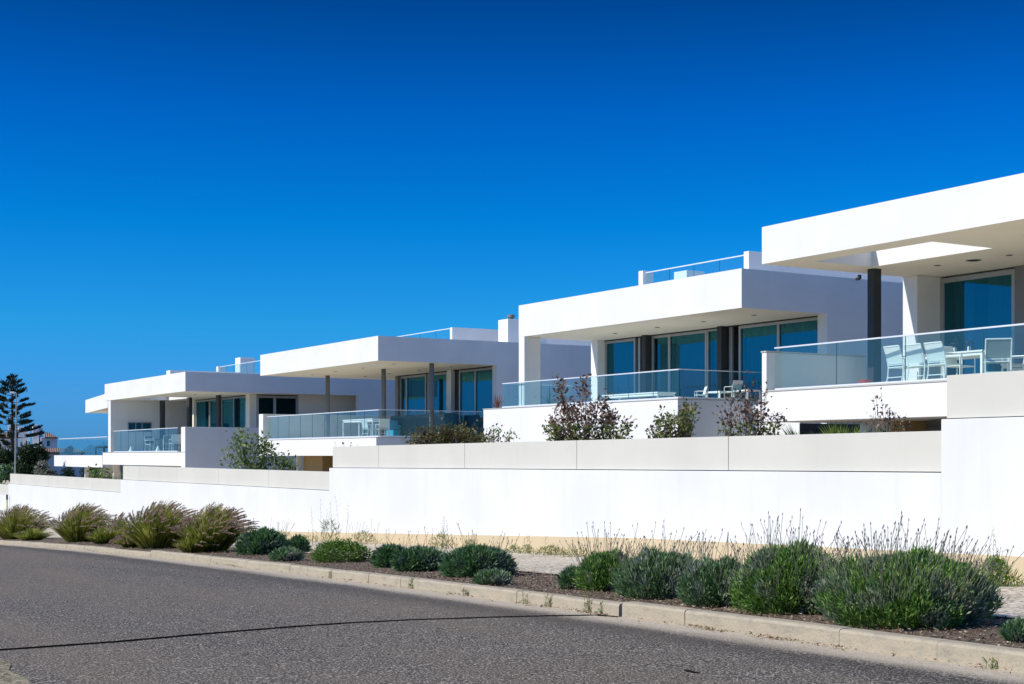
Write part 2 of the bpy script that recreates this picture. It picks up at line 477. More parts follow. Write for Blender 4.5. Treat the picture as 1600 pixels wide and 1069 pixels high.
# ---------------------------------------------------------------- boundary wall
WY = 0
ax, ay = S.loc(0.3015*16.8, 16.8)
WY = ay
def mk_wall():
    root = empty('boundary_wall', (*S.w(0, WY), ground_u(0)), S.rot)
    tag(root, 'long stepped white boundary wall with cream coping panels and ochre plinth beside the pavement', 'wall')
    zb = ground_u(0)
    fx = lambda px: S.x_at(px, WY)
    def zt(py, px): x = fx(px); return (HOR-py)*S.w(x, WY)[1]/FL - zb
    # (px right, px left, top-left, top-right, bottom-left, bottom-right in z, joints)
    secs = [(1900, 1470.5, zt(586, 1478), zt(586, 1478), zt(655, 1478), zt(655, 1478), [1720]),
            (1470.5, 514.5, zt(698, 520), zt(673, 1470), zt(731.5, 520), zt(739, 1470), [1138, 901, 726, 591]),
            (514.5, 188.5, zt(728, 192), zt(737.5, 512), zt(750, 192), zt(767, 512), [420, 341.5, 276, 218.6]),
            (188.5, 13, zt(740.5, 18), zt(750, 188), zt(756.5, 18), zt(770, 188), [144, 104, 65.5, 32]),
            (13, -260, zt(757, 0), zt(757, 0), zt(772, 0), zt(772, 0), [-40, -90, -150])]
    SB = 0.085
    for i, (pr, pl, tl, tr, bl, br, js) in enumerate(secs):
        xr, xl = fx(pr), fx(pl)
        m = MB()
        # white body with sloping top
        n = len(m.v)
        for y in (0, 0.30):
            m.v += [(xl, y, ground_u(-xl)-zb-0.6), (xr, y, ground_u(-xr)-zb-0.6), (xr, y, br), (xl, y, bl)]
        m.f += [(n, n+1, n+2, n+3), (n+7, n+6, n+5, n+4), (n+3, n+2, n+6, n+7), (n, n+3, n+7, n+4), (n+1, n+5, n+6, n+2), (n, n+4, n+5, n+1)]
        m.build('wall_section', M['wallwhite'], root, bevel=0.006)
        xs = [xr] + [S.x_at(j, WY+SB) for j in js] + [xl]
        if i == 1: pass
        for a in range(len(xs)-1):
            x1, x0 = xs[a]-0.006, xs[a+1]+0.006
            t = lambda x, L, Rr: L + (Rr-L)*(x-xl)/(xr-xl)
            m = MB()
            for y in (SB, 0.28):
                m.v += [(x0, y, t(x0, bl, br)+0.012), (x1, y, t(x1, bl, br)+0.012), (x1, y, t(x1, tl, tr)), (x0, y, t(x0, tl, tr))]
            m.f += [(0,1,2,3), (7,6,5,4), (3,2,6,7), (0,3,7,4), (1,5,6,2), (0,4,5,1)]
            m.build('coping_panel', M['coping'], root, bevel=0.005)
        m = MB(); m.box(xl+0.01, xr-0.01, SB+0.03, 0.27, min(bl, br)-0.05, min(tl, tr)-0.02)
        m.build('panel_backing', M['darkframe'], root)
    # ochre plinth, proud of the wall face
    pts = [(1900, 884), (1600, 870), (1000, 841), (390, 829.5), (180, 826), (0, 823), (-250, 818)]
    m = MB(); xs = [(fx(p), zt(y, p)) for p, y in pts]
    for (x1, z1), (x0, z0) in zip(xs[:-1], xs[1:]):
        n = len(m.v)
        for y in (-0.018, 0.02):
            m.v += [(x0, y, ground_u(-x0)-zb-0.5), (x1, y, ground_u(-x1)-zb-0.5), (x1, y, z1), (x0, y, z0)]
        m.f += [(n, n+1, n+2, n+3), (n+3, n+2, n+6, n+7)]
    m.build('plinth', M['plinth'], root)
    return secs
mk_wall()
# raised garden ground behind the wall, pale surface chosen to bounce light upward
gm = MB()
for (p0, p1, z) in ((1900, 1470, -0.25), (1470, 514, -0.65), (514, 188, -1.25), (188, -260, -1.8)):
    gm.poly([(S.x_at(p1, WY), WY+0.31, z), (S.x_at(p0, WY), WY+0.31, z), (S.x_at(p0, WY), WY+10, z), (S.x_at(p1, WY), WY+10, z)])
def mk_bounce_ground():
    m, nt, out = newmat('pale_bounce_ground'); k = N(nt); v = k.obj()
    c = k.mix(k.noise(v, 30, 4), (0.42, 0.36, 0.26), (0.66, 0.58, 0.45))
    k.bsdf(out, c, 0.95, normal=k.bump(k.noise(v, 40, 4), 0.8, 0.02)); return m
tag(sobj(gm.build('garden_bounce_ground', mk_bounce_ground())), kind='structure')

# small sign plate on the far wall
# ---------------------------------------------------------------- building parts
def part(name, mb, mat, parent, bevel=0.0): return mb.build(name, M[mat] if isinstance(mat, str) else mat, parent, bevel=bevel)
def window(root, x0, x1, y, z0, z1, divs, fw=0.07, curtain=True, d=0.10, curt=None, dark_left=False):
    """front facing glazed screen at y, divs = list of mullion x"""
    m = MB()
    m.box(x0, x1, y, y+d, z1-fw, z1); m.box(x0, x1, y, y+d, z0, z0+fw)
    m.box(x0, x0+fw, y, y+d, z0+fw, z1-fw); m.box(x1-fw, x1, y, y+d, z0+fw, z1-fw)
    for q in divs: m.box(q-fw*0.6, q+fw*0.6, y+0.004, y+d-0.004, z0+fw, z1-fw)
    w = part('window', m, 'frame', root, 0.004)
    es = [x0+fw] + list(divs) + [x1-fw]
    for i in range(len(es)-1):
        a = es[i] + (fw*0.6 if i else 0); b = es[i+1] - (fw*0.6 if i < len(es)-2 else 0)
        p = MB(); p.poly([(a, y+d*0.5, z0+fw), (b, y+d*0.5, z0+fw), (b, y+d*0.5, z1-fw), (a, y+d*0.5, z1-fw)])
        part('pane', p, 'pane', w)
    if curt is None: curt = [(x0+fw, x1-fw)] if curtain else []
    for (a, b) in curt:
        c = MB(); n = max(8, int((b-a)/0.03)); pts = []
        for i in range(n+1):
            t = a + (b-a)*i/n; pts.append((t, y+d+0.16+0.035*math.sin(t*38)+0.01*math.sin(t*9)))
        for i in range(n):
            c.poly([(pts[i][0], pts[i][1], z0+0.02), (pts[i+1][0], pts[i+1][1], z0+0.02), (pts[i+1][0], pts[i+1][1], z1-0.03), (pts[i][0], pts[i][1], z1-0.03)])
        part('curtain', c, 'curtain', w)
    return w
def window_side(root, x, y0, y1, z0, z1, divs, fw=0.07, d=0.10):
    """glazed screen facing +x"""
    m = MB()
    m.box(x-d, x, y0, y1, z1-fw, z1); m.box(x-d, x, y0, y1, z0, z0+fw)
    m.box(x-d, x, y0, y0+fw, z0+fw, z1-fw); m.box(x-d, x, y1-fw, y1, z0+fw, z1-fw)
    for q in divs: m.box(x-d+0.004, x-0.004, q-fw*0.6, q+fw*0.6, z0+fw, z1-fw)
    w = part('window', m, 'frame', root, 0.004)
    es = [y0+fw] + list(divs) + [y1-fw]
    for i in range(len(es)-1):
        a = es[i] + (fw*0.6 if i else 0); b = es[i+1] - (fw*0.6 if i < len(es)-2 else 0)
        p = MB(); p.poly([(x-d*0.5, a, z0+fw), (x-d*0.5, b, z0+fw), (x-d*0.5, b, z1-fw), (x-d*0.5, a, z1-fw)])
        part('pane', p, 'pane', w)
    return w
def balustrade(root, p, q, z0, z1, n, axis='x', at=0.0, step=None):
    """glass guard from p to q along axis, at = other coordinate"""
    m = MB()
    if axis == 'x':
        m.box(p, q, at-0.022, at+0.022, z1-0.035, z1); m.box(p, q, at-0.03, at+0.03, z0, z0+0.05)
    else:
        m.box(at-0.022, at+0.022, p, q, z1-0.025, z1); m.box(at-0.03, at+0.03, p, q, z0, z0+0.05)
    r = part('balustrade', m, 'rail', root, 0.004)
    for i in range(n):
        a = p + (q-p)*i/n + 0.008; b = p + (q-p)*(i+1)/n - 0.008
        g_ = MB()
        if axis == 'x': g_.poly([(a, at, z0+0.05), (b, at, z0+0.05), (b, at, z1-0.035), (a, at, z1-0.035)])
        else: g_.poly([(at, a, z0+0.05), (at, b, z0+0.05), (at, b, z1-0.025), (at, a, z1-0.025)])
        part('glass_panel', g_, 'balglass', r)
        if i:
            e = MB(); t = p + (q-p)*i/n
            if axis == 'x': e.box(t-0.007, t+0.007, at-0.006, at+0.006, z0+0.05, z1-0.035)
            else: e.box(at-0.006, at+0.006, t-0.007, t+0.007, z0+0.05, z1-0.025)
            part('glass_edge', e, M['glassedge'], r)
    return r
M['glassedge'] = plain('green_glass_edge', (0.03, 0.10, 0.10), 0.2)
def roofpart(m, root):
    o = part('roof', m, 'white', root); me = o.data; me.materials.append(M['soffit']); me.update()
    for p in me.polygons:
        if abs(p.normal.z) > 0.9 and abs(p.center.z - min(v[2] for v in m.v)) < 1e-3: p.material_index = 1
    return o
def downlight(root, x, y, z, r=0.075):
    m = MB(); m.lathe(x, y, [(r, z-0.012), (r, z+0.03), (0.01, z+0.03)], 14); o = part('downlight', m, 'frame', root)
    c = MB(); c.cyl(x, y, z-0.016, z-0.0125, r*0.72, 14); part('lens', c, 'darkframe', o)
def room(root, x0, x1, y0, y1, z0, z1, wall_mat='white', left=True, right=True, back=True, t=0.3):
    """house body: side walls, back wall, floor, ceiling (behind the glazing)"""
    m = MB()
    if left: m.box(x0, x0+t, y0, y1, z0, z1)
    if right: m.box(x1-t, x1, y0, y1, z0, z1)
    if back: m.box(x0+t+0.002, x1-t-0.002, y1-t, y1-0.002, z0, z1)
    part('wall', m, wall_mat, root, 0.012)
    # interior partition makes rooms dark
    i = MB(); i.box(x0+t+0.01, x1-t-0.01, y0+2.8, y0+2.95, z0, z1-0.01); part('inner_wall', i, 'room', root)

# ================================================================= HOUSE 1 (right, nearest)
def house1():
    Y0 = 35.0; F = Frame((1190.5-800)/FL*Y0, Y0, 30.95)
    zb = -1.0; F.zb = zb
    root = empty('villa', (F.X, F.Y, zb), F.rot)
    tag(root, 'nearest white villa at the right edge with a skylight in its roof', 'house', 'white modern villas in a row')
    zt = F.z(355, 0, 0); zs = F.z(412.9, 0, 0); zf = F.z(611, 0, 0); zsb = F.z(659.5, 0, 0)
    XR = 16.0; YB = 13.0
    sx0, sx1, sy0, sy1 = 1.02, 4.76, 0.76, 2.70
    # roof slab with opening, built as a ring
    m = MB()
    O = [(0,0),(XR,0),(XR,YB),(0,YB)]; I = [(sx0,sy0),(sx1,sy0),(sx1,sy1),(sx0,sy1)]
    n = 0
    m.v = [(x,y,zs) for x,y in O]+[(x,y,zs) for x,y in I]+[(x,y,zt) for x,y in O]+[(x,y,zt) for x,y in I]
    for i in range(4):
        j = (i+1) % 4
        m.f += [(j, i, 4+i, 4+j), (8+i, 8+j, 12+j, 12+i), (i, j, 8+j, 8+i), (4+j, 4+i, 12+i, 12+j)]
    roofpart(m, root)
    zfl = zf - 0.02
    # terrace slab and coping
    m = MB(); m.box(0, XR, 0, 1.6, zsb, zf-0.03); m.box(0.005, XR, 1.6, 5.6, zfl-0.35, zfl-0.03); part('terrace_slab', m, 'white', root, 0.01)
    m = MB(); m.box(0.16, XR, -0.02, 0.32, zf-0.028, zf+0.01); part('edge_coping', m, 'edge', root, 0.004)
    m = MB(); m.box(0.16, XR, 0.325, 5.55, zfl-0.028, zfl); part('terrace_floor', m, 'tile', root)
    # low side wall at the left end
    xw = F.x_at(1197.7, 0)
    zw = F.z(549.3, 0, 0)
    yc = F.y_at(1352, xw)
    m = MB(); m.box(0.0, xw, -0.003, yc, zsb+0.003, zw-0.03); part('side_parapet', m, 'white', root, 0.01)
    m = MB(); m.box(-0.02, xw+0.02, -0.025, yc+0.01, zw-0.028, zw+0.005); part('parapet_coping', m, 'edge', root, 0.004)
    # glass guard
    yg = F.y_at(1210, xw) if F.y_at(1210, xw) > 0 else 0.25
    zr = F.z(543, xw, yg)
    balustrade(root, xw+0.02, XR-3, zf+0.01, zr, 6, 'x', yg)
    # left pier and glazing
    yp = F.y_at(1410.5, 0)
    xp = F.x_at(1433, yp); yw = F.y_at(1468.5, xp)
    m = MB(); m.box(0, xp, yp, YB-0.01, zfl, zs-0.003); part('pier', m, 'white', root, 0.012)
    x1 = F.x_at(1587, yw)
    window(root, xp+0.003, x1, yw, zfl, zs-0.05, [], 0.13, curt=[(F.x_at(1486, yw+.2), F.x_at(1519, yw+.2)), (F.x_at(1541, yw+.2), F.x_at(1583, yw+.2))])
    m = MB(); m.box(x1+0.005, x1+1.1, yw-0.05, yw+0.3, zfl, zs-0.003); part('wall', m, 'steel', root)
    x2 = x1+1.11
    window(root, x2, x2+4.5, yw, zfl, zs-0.05, [x2+2.2], 0.10)
    m = MB(); m.box(x2+4.51, XR-0.01, yw-0.05, YB-0.01, zfl, zs-0.003); m.box(xp+0.004, XR-0.02, YB-0.3, YB-0.02, zfl, zs-0.003); part('wall', m, 'white', root)
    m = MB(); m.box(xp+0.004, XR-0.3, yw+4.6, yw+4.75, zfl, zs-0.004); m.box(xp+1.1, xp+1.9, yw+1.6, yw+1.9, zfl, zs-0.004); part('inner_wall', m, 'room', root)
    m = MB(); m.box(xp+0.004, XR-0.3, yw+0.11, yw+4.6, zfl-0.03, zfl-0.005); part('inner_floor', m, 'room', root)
    # steel column
    yc0 = 2.9; xc = F.x_at(1355.3, yc0); xc1 = F.x_at(1365, yc0); yc1 = F.y_at(1377, xc1)
    m = MB(); m.box(xc, xc1, yc0, yc1, zfl-0.02, zs-0.002); part('column', m, 'column', root, 0.004)
    for px, py in ((1465, 414.5), (1577, 398.5), (1521, 406.5)):
        dd = (zs+zb)*FL/(HOR-py); X = (px-800)/FL*dd; x, y = F.loc(X, dd)
        downlight(root, x, y, zs, 0.19 if px == 1521 else 0.085)
    # storage level under the terrace
    m = MB(); m.box(0.1, XR, 3.2, 3.5, -0.3, zfl-0.36); part('wall', m, 'white', root)
    xa, xb = F.x_at(1392, 1.9), F.x_at(1414, 1.9)
    m = MB(); m.box(xa, xb, 1.9, 3.19, -0.3, zsb-0.002); part('timber_screen', m, 'wood', root)
    m = MB(); xa = F.x_at(1416, 2.6)
    for i in range(14): m.box(xa, xa+3.4, 2.60, 2.64, -0.3+i*0.155, -0.3+i*0.155+0.12)
    m.box(xa, xa+3.4, 2.65, 2.67, -0.3, zsb); part('louvre', m, 'steel', root)
    m = MB(); m.box(xb+0.01, XR, 1.7, 3.1, zsb+0.04, zsb+0.3); part('beam', m, 'white', root)
    return F, root, dict(zf=zfl, xw=xw, yg=yg, zs=zs)
F1, H1, D1 = house1()

# ================================================================= HOUSE 2
def house2():
    Y0 = 40.0; F = Frame((1158.8-800)/FL*Y0, Y0, 32.0); zb = -1.6; F.zb = zb
    root = empty('villa', (F.X, F.Y, zb), F.rot)
    tag(root, 'second white villa from the right, with a corner pier and a white walled terrace', 'house', 'white modern villas in a row')
    zt = F.z(419.2, 0, 0); zs = F.z(480.8, 0, 0)
    XL = F.x_at(810.5, 0); YB = 14.0
    yp = F.y_at(923.3, XL); yr = F.y_at(1292.5, 0)
    m = MB(); m.box(XL, 0, 0, YB, zs, zt); roofpart(m, root)
    ypar = -0.22
    xc = F.x_at(1059, ypar); zp = F.z(622.3, xc, ypar); xl = F.x_at(755.3, ypar)
    zf = zp - 0.10
    # corner pier A
    xa1 = F.x_at(819.3, 0); ya1 = F.y_at(844.5, xa1)
    m = MB(); m.box(XL, xa1, 0.0, ya1, zf, zs-0.003); part('pier', m, 'white', root, 0.012)
    # left wall pier B with return
    xb1 = F.x_at(933.3, yp); yw = F.y_at(944.5, xb1)
    m = MB(); m.box(XL, xb1, yp, YB-0.01, zf, zs-0.003); part('wall', m, 'white', root, 0.012)
    # right side wall with front face in shade
    xr0 = F.x_at(1277.5, yr)
    m = MB(); m.box(xr0, 0, yr, YB, -0.4, zs); part('wall', m, 'white', root)
    m = MB(); m.box(xb1+0.01, xr0-0.01, YB-0.3, YB-0.02, zf, zs-0.003); part('wall', m, 'white', root)
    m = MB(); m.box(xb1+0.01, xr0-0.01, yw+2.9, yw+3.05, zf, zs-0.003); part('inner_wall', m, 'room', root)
    # glazing in runs between recess and columns
    zh = zs - 0.04
    X = lambda px: F.x_at(px, yw)
    window(root, X(945), X(992.5), yw, zf, zh, [], 0.09)
    window(root, X(1018), X(1104), yw, zf, zh, [X(1045)], 0.09, curt=[(X(1046), X(1102))])
    window(root, X(1104.3), X(1122), yw+0.01, zf, zh, [], 0.06)
    window(root, X(1154), xr0-0.003, yw, zf, zh, [X(1215.5)], 0.09)
    for a_, b_, c_ in ((993, 1017, .10), (1123, 1153.5, .3)):
        m = MB(); m.box(X(a_), X(b_), yw+c_, yw+c_+0.06, zf, zh); part('door', m, 'darkframe', root)
    for a_, b_ in ((1138, 1143), (996, 999)):
        m = MB(); m.box(X(a_), X(b_), yw+0.03, yw+0.09, zf, zh); part('door_frame', m, 'frame', root)
    m = MB(); m.box(xb1+0.005, xr0-0.005, yw-0.015, yw+0.3, zh+0.004, zs-0.003); part('head_trim', m, 'darkframe', root)
    for pa, pb, pc in ((1002.5, 1008.5, 1016.5), (1120, 1127, 1136.5)):
        y = 3.2; a, b = F.x_at(pa, y), F.x_at(pb, y); c = F.y_at(pc, b)
        m = MB(); m.box(a, b, y, c, zf, zs-0.002); part('column', m, 'column', root, 0.004)
    # terrace block (planter like parapet)
    m = MB(); m.box(xl, xc, ypar, 7.0, -0.5, zp-0.03); part('terrace_base', m, 'white', root, 0.01)
    m = MB(); m.box(xc+0.002, 0, yr-0.02, 7.0, -0.5, zp-0.04); m.box(xc+0.003, -0.4, 2.6, yr-0.022, -0.5, zf-0.04); part('terrace_return', m, 'white', root)
    m = MB(); m.box(xl-0.02, xc+0.02, ypar-0.02, ypar+0.30, zp-0.028, zp); m.box(xc-0.28, xc+0.02, ypar+0.302, 7.0, zp-0.028, zp)
    part('edge_coping', m, 'edge', root, 0.004)
    m = MB(); m.box(xl, xc-0.3, ypar+0.32, 7.0, zp-0.05, zf+0.04); part('terrace_floor', m, 'tile', root)
    yg = ypar + 0.14
    xg0, xg1 = F.x_at(785.5, yg), F.x_at(1061, yg)
    zr = F.z(576.3, xg1, yg)
    balustrade(root, xg0, xg1, zp, zr, 8, 'x', yg)
    balustrade(root, yg+0.03, yg+4.4, zp, zr, 3, 'y', xg1-0.01)
    balustrade(root, yg+0.03, yp-0.2, zp, zr-0.003, 3, 'y', xg0+0.01)
    for px, py in ((961, 521), (1027, 511.5), (1099, 502.5), (1178, 492.3)):
        dd = (zs+zb)*FL/(HOR-py); x, y = F.loc((px-800)/FL*dd, dd); downlight(root, x, y, zs, 0.085)
    # roof terrace
    yt = 2.5
    xs0, xs1 = F.x_at(997.6, yt), F.x_at(1162, yt); zq = F.z(393.5, xs1, yt)
    xsb = F.x_at(1004.5, yt)
    m = MB(); m.box(xs0, xsb, yt, yt+0.45, zt+0.002, F.z(424, xs0, yt)); part('roof_parapet', m, 'white', root, 0.01)
    xs1b = F.x_at(1170, yt)
    m = MB(); m.box(xs1, xs1b, yt, YB-0.3, zt+0.002, zq); part('roof_parapet', m, 'white', root, 0.01)
    zrr = F.z(397.3, xs1, yt+0.1)
    balustrade(root, xsb+0.02, xs1-0.01, zt+0.01, zrr, 4, 'x', yt+0.12)
    yb_ = 6.0; xa, xb = F.x_at(1053, yb_), F.x_at(1073, yb_)
    m = MB(); m.box(xa, xb, yb_, F.y_at(1101, xb), zt+0.003, F.z(422, xb, yb_)); part('chimney', m, 'white', root, 0.01)
    # dark panel painting the shade of a deep opening low in the side wall
    ya, yb = F.y_at(1249, 0.0), F.y_at(1349, 0.0); zd = F.z(661.5, 0, ya)
    m = MB(); m.box(0.004, 0.02, ya, yb, -0.6, zd)
    for i in range(10): m.box(0.021, 0.035, ya+0.02, yb-0.02, zd-0.2*(i+1)+0.02, zd-0.2*i-0.01)
    part('opening_shade_panel', m, 'darkframe', root)
    # small spotlight on parapet side
    m = MB(); y = F.y_at(1338, 0.0); m.box(0, 0.12, y-0.03, y+0.03, zt-0.05, zt+0.03); m.box(0.1, 0.16, y-0.05, y+0.05, zt-0.02, zt+0.10)
    part('spotlight', m, 'darkframe', root)
    return F, root, dict(zf=zf+0.04, zp=zp, yg=yg)
F2, H2, D2 = house2()

# ================================================================= HOUSE 3
def house3():
    Y0 = 55.0; F = Frame((590.7-800)/FL*Y0, Y0, 31.3); zb = -2.4; F.zb = zb
    root = empty('villa', (F.X, F.Y, zb), F.rot)
    tag(root, 'third white villa from the right with slim round columns under a thin floating roof', 'house', 'white modern villas in a row')
    zt = F.z(524.7, 0, 0); zs = F.z(563.4, 0, 0); zf = F.z(682.6, 0, 0); zsb = F.z(712.3, 0, 0)
    XL = F.x_at(406.7, 0); YB = 15.0
    yr = F.y_at(776.3, 0)
    m = MB(); m.box(XL, 0, 0, YB, zs, zt); roofpart(m, root)
    # wall on the right side + return
    xr0 = F.x_at(769.3, yr)
    m = MB(); m.box(xr0, 0, yr, YB, -0.4, zs); part('wall', m, 'white', root)
    yw = yr + 0.12
    X = lambda px: F.x_at(px, yw)
    zh = zs-0.05
    xwl = X(625)
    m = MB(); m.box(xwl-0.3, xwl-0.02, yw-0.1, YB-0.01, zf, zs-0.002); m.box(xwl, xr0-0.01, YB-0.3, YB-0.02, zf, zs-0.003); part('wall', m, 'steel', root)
    window(root, xwl, X(665.5), yw, zf, zh, [X(634.5)], 0.09, curt=[(X(636), X(663))])
    window(root, X(668), X(701), yw, zf, zh, [X(697.5)], 0.09, curt=[(X(669), X(692))])
    m = MB(); m.box(X(702), X(708.5), yw-0.12, yw+0.3, zf, zs-0.002); part('pier', m, 'white', root)
    m = MB(); m.box(X(709), X(716.5), yw+0.05, yw+0.12, zf, zh); part('door', m, 'darkframe', root)
    window(root, X(717), xr0-0.003, yw, zf, zh, [X(742)], 0.09)
    m = MB(); m.box(xwl, xr0-0.005, yw-0.01, yw+0.25, zh+0.004, zs-0.003); part('head_trim', m, 'darkframe', root)
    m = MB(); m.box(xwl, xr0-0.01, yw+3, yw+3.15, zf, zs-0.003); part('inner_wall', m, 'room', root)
    for px in (512, 599.5, 674.5):
        yc = 2.55; x = F.x_at(px, yc)
        m = MB(); m.cyl(x, yc, zf, zs-0.002, 0.10, 18); o = part('column', m, 'steel', root)
        for p in o.data.polygons: p.use_smooth = len(p.vertices) == 4
    # terrace
    XT = F.x_at(404.5, 0); xc = F.x_at(587.8, 0)
    m = MB(); m.box(XT, xc, 0, 8.0, zsb, zf-0.03); part('terrace_slab', m, 'white', root, 0.01)
    m = MB(); m.box(XT-0.02, xc+0.02, -0.02, 8.0, zf-0.028, zf-0.006); part('edge_coping', m, 'edge', root, 0.004)
    m = MB(); m.box(XT+0.1, xc, 0.2, 7.8, zf-0.005, zf); part('terrace_floor', m, 'tile', root)
    m = MB(); m.box(xc-0.25, xc-0.004, 0.004, 10, -0.5, zsb-0.002); part('wall', m, 'white', root)
    xw = F.x_at(411, 0)
    m = MB(); m.box(XT, xw, -0.003, 8.0, zsb+0.003, F.z(647.4, XT, 0)); part('side_parapet', m, 'white', root, 0.01)
    yg = 0.2; xg1 = F.x_at(592.3, yg) - 0.02; zr = F.z(639.8, xg1, yg)
    balustrade(root, xw+0.02, xg1, zf, zr, 9, 'x', yg)
    balustrade(root, yg+0.03, yg+6.5, zf, zr, 4, 'y', xg1-0.01)
    for px, py in ((488, 585.5), (524, 580.5), (567, 575), (571, 588), (615, 568.7), (608, 583.5), (655, 578.5), (706, 573)):
        dd = (zs+zb)*FL/(HOR-py); x, y = F.loc((px-800)/FL*dd, dd)
        if 0 < y < 5 and XL < x < 0: downlight(root, x, y, zs, 0.085)
    # basement under the slab
    xa, xb = F.x_at(474.5, 1.6), F.x_at(504, 1.6)
    m = MB(); m.box(xa, xb, 1.6, 6, -0.5, zsb-0.003); part('timber_screen', m, 'wood', root)
    m = MB(); m.box(xb+0.01, xb+1.2, 2.2, 6, -0.5, zsb-0.003); part('timber_screen', m, 'wood', root)
    m = MB(); m.box(xa-0.16, xa-0.02, 1.3, 1.5, -0.5, zsb-0.003); part('pier', m, 'white', root)
    m = MB(); m.box(XT+0.4, xa-0.2, 2.4, 2.7, -0.5, zsb-0.003); part('wall', m, 'white', root)
    # roof terrace
    yt = 6.1; xq = F.x_at(703, yt); xqb = F.x_at(706.4, yt); zq = F.z(512, xq, yt)
    m = MB(); m.box(xq, xqb, yt, YB-0.2, zt+0.003, zq); part('roof_parapet', m, 'white', root, 0.01)
    balustrade(root, F.x_at(585, yt), xq-0.01, zt+0.01, zq, 5, 'x', yt+0.12)
    yb_ = 7.5; xa, xb = F.x_at(778.5, yb_), F.x_at(793.5, yb_); ztop = F.z(500.5, xa, yb_)
    m = MB(); m.box(xa, xb, yb_, yb_+2.0, zt+0.003, ztop); ch = part('chimney', m, 'white', root, 0.01)
    xf = F.x_at(798.5, yb_+0.9)
    m = MB(); m.lathe(xf, yb_+0.9, [(0.16, ztop+0.002), (0.16, ztop+0.12), (0.12, ztop+0.13), (0.12, ztop+0.19), (0.17, ztop+0.20), (0.17, ztop+0.31), (0.04, ztop+0.34)], 16)
    part('flue', m, 'steel', ch)
    return F, root, dict(zf=zf)
F3, H3, D3 = house3()

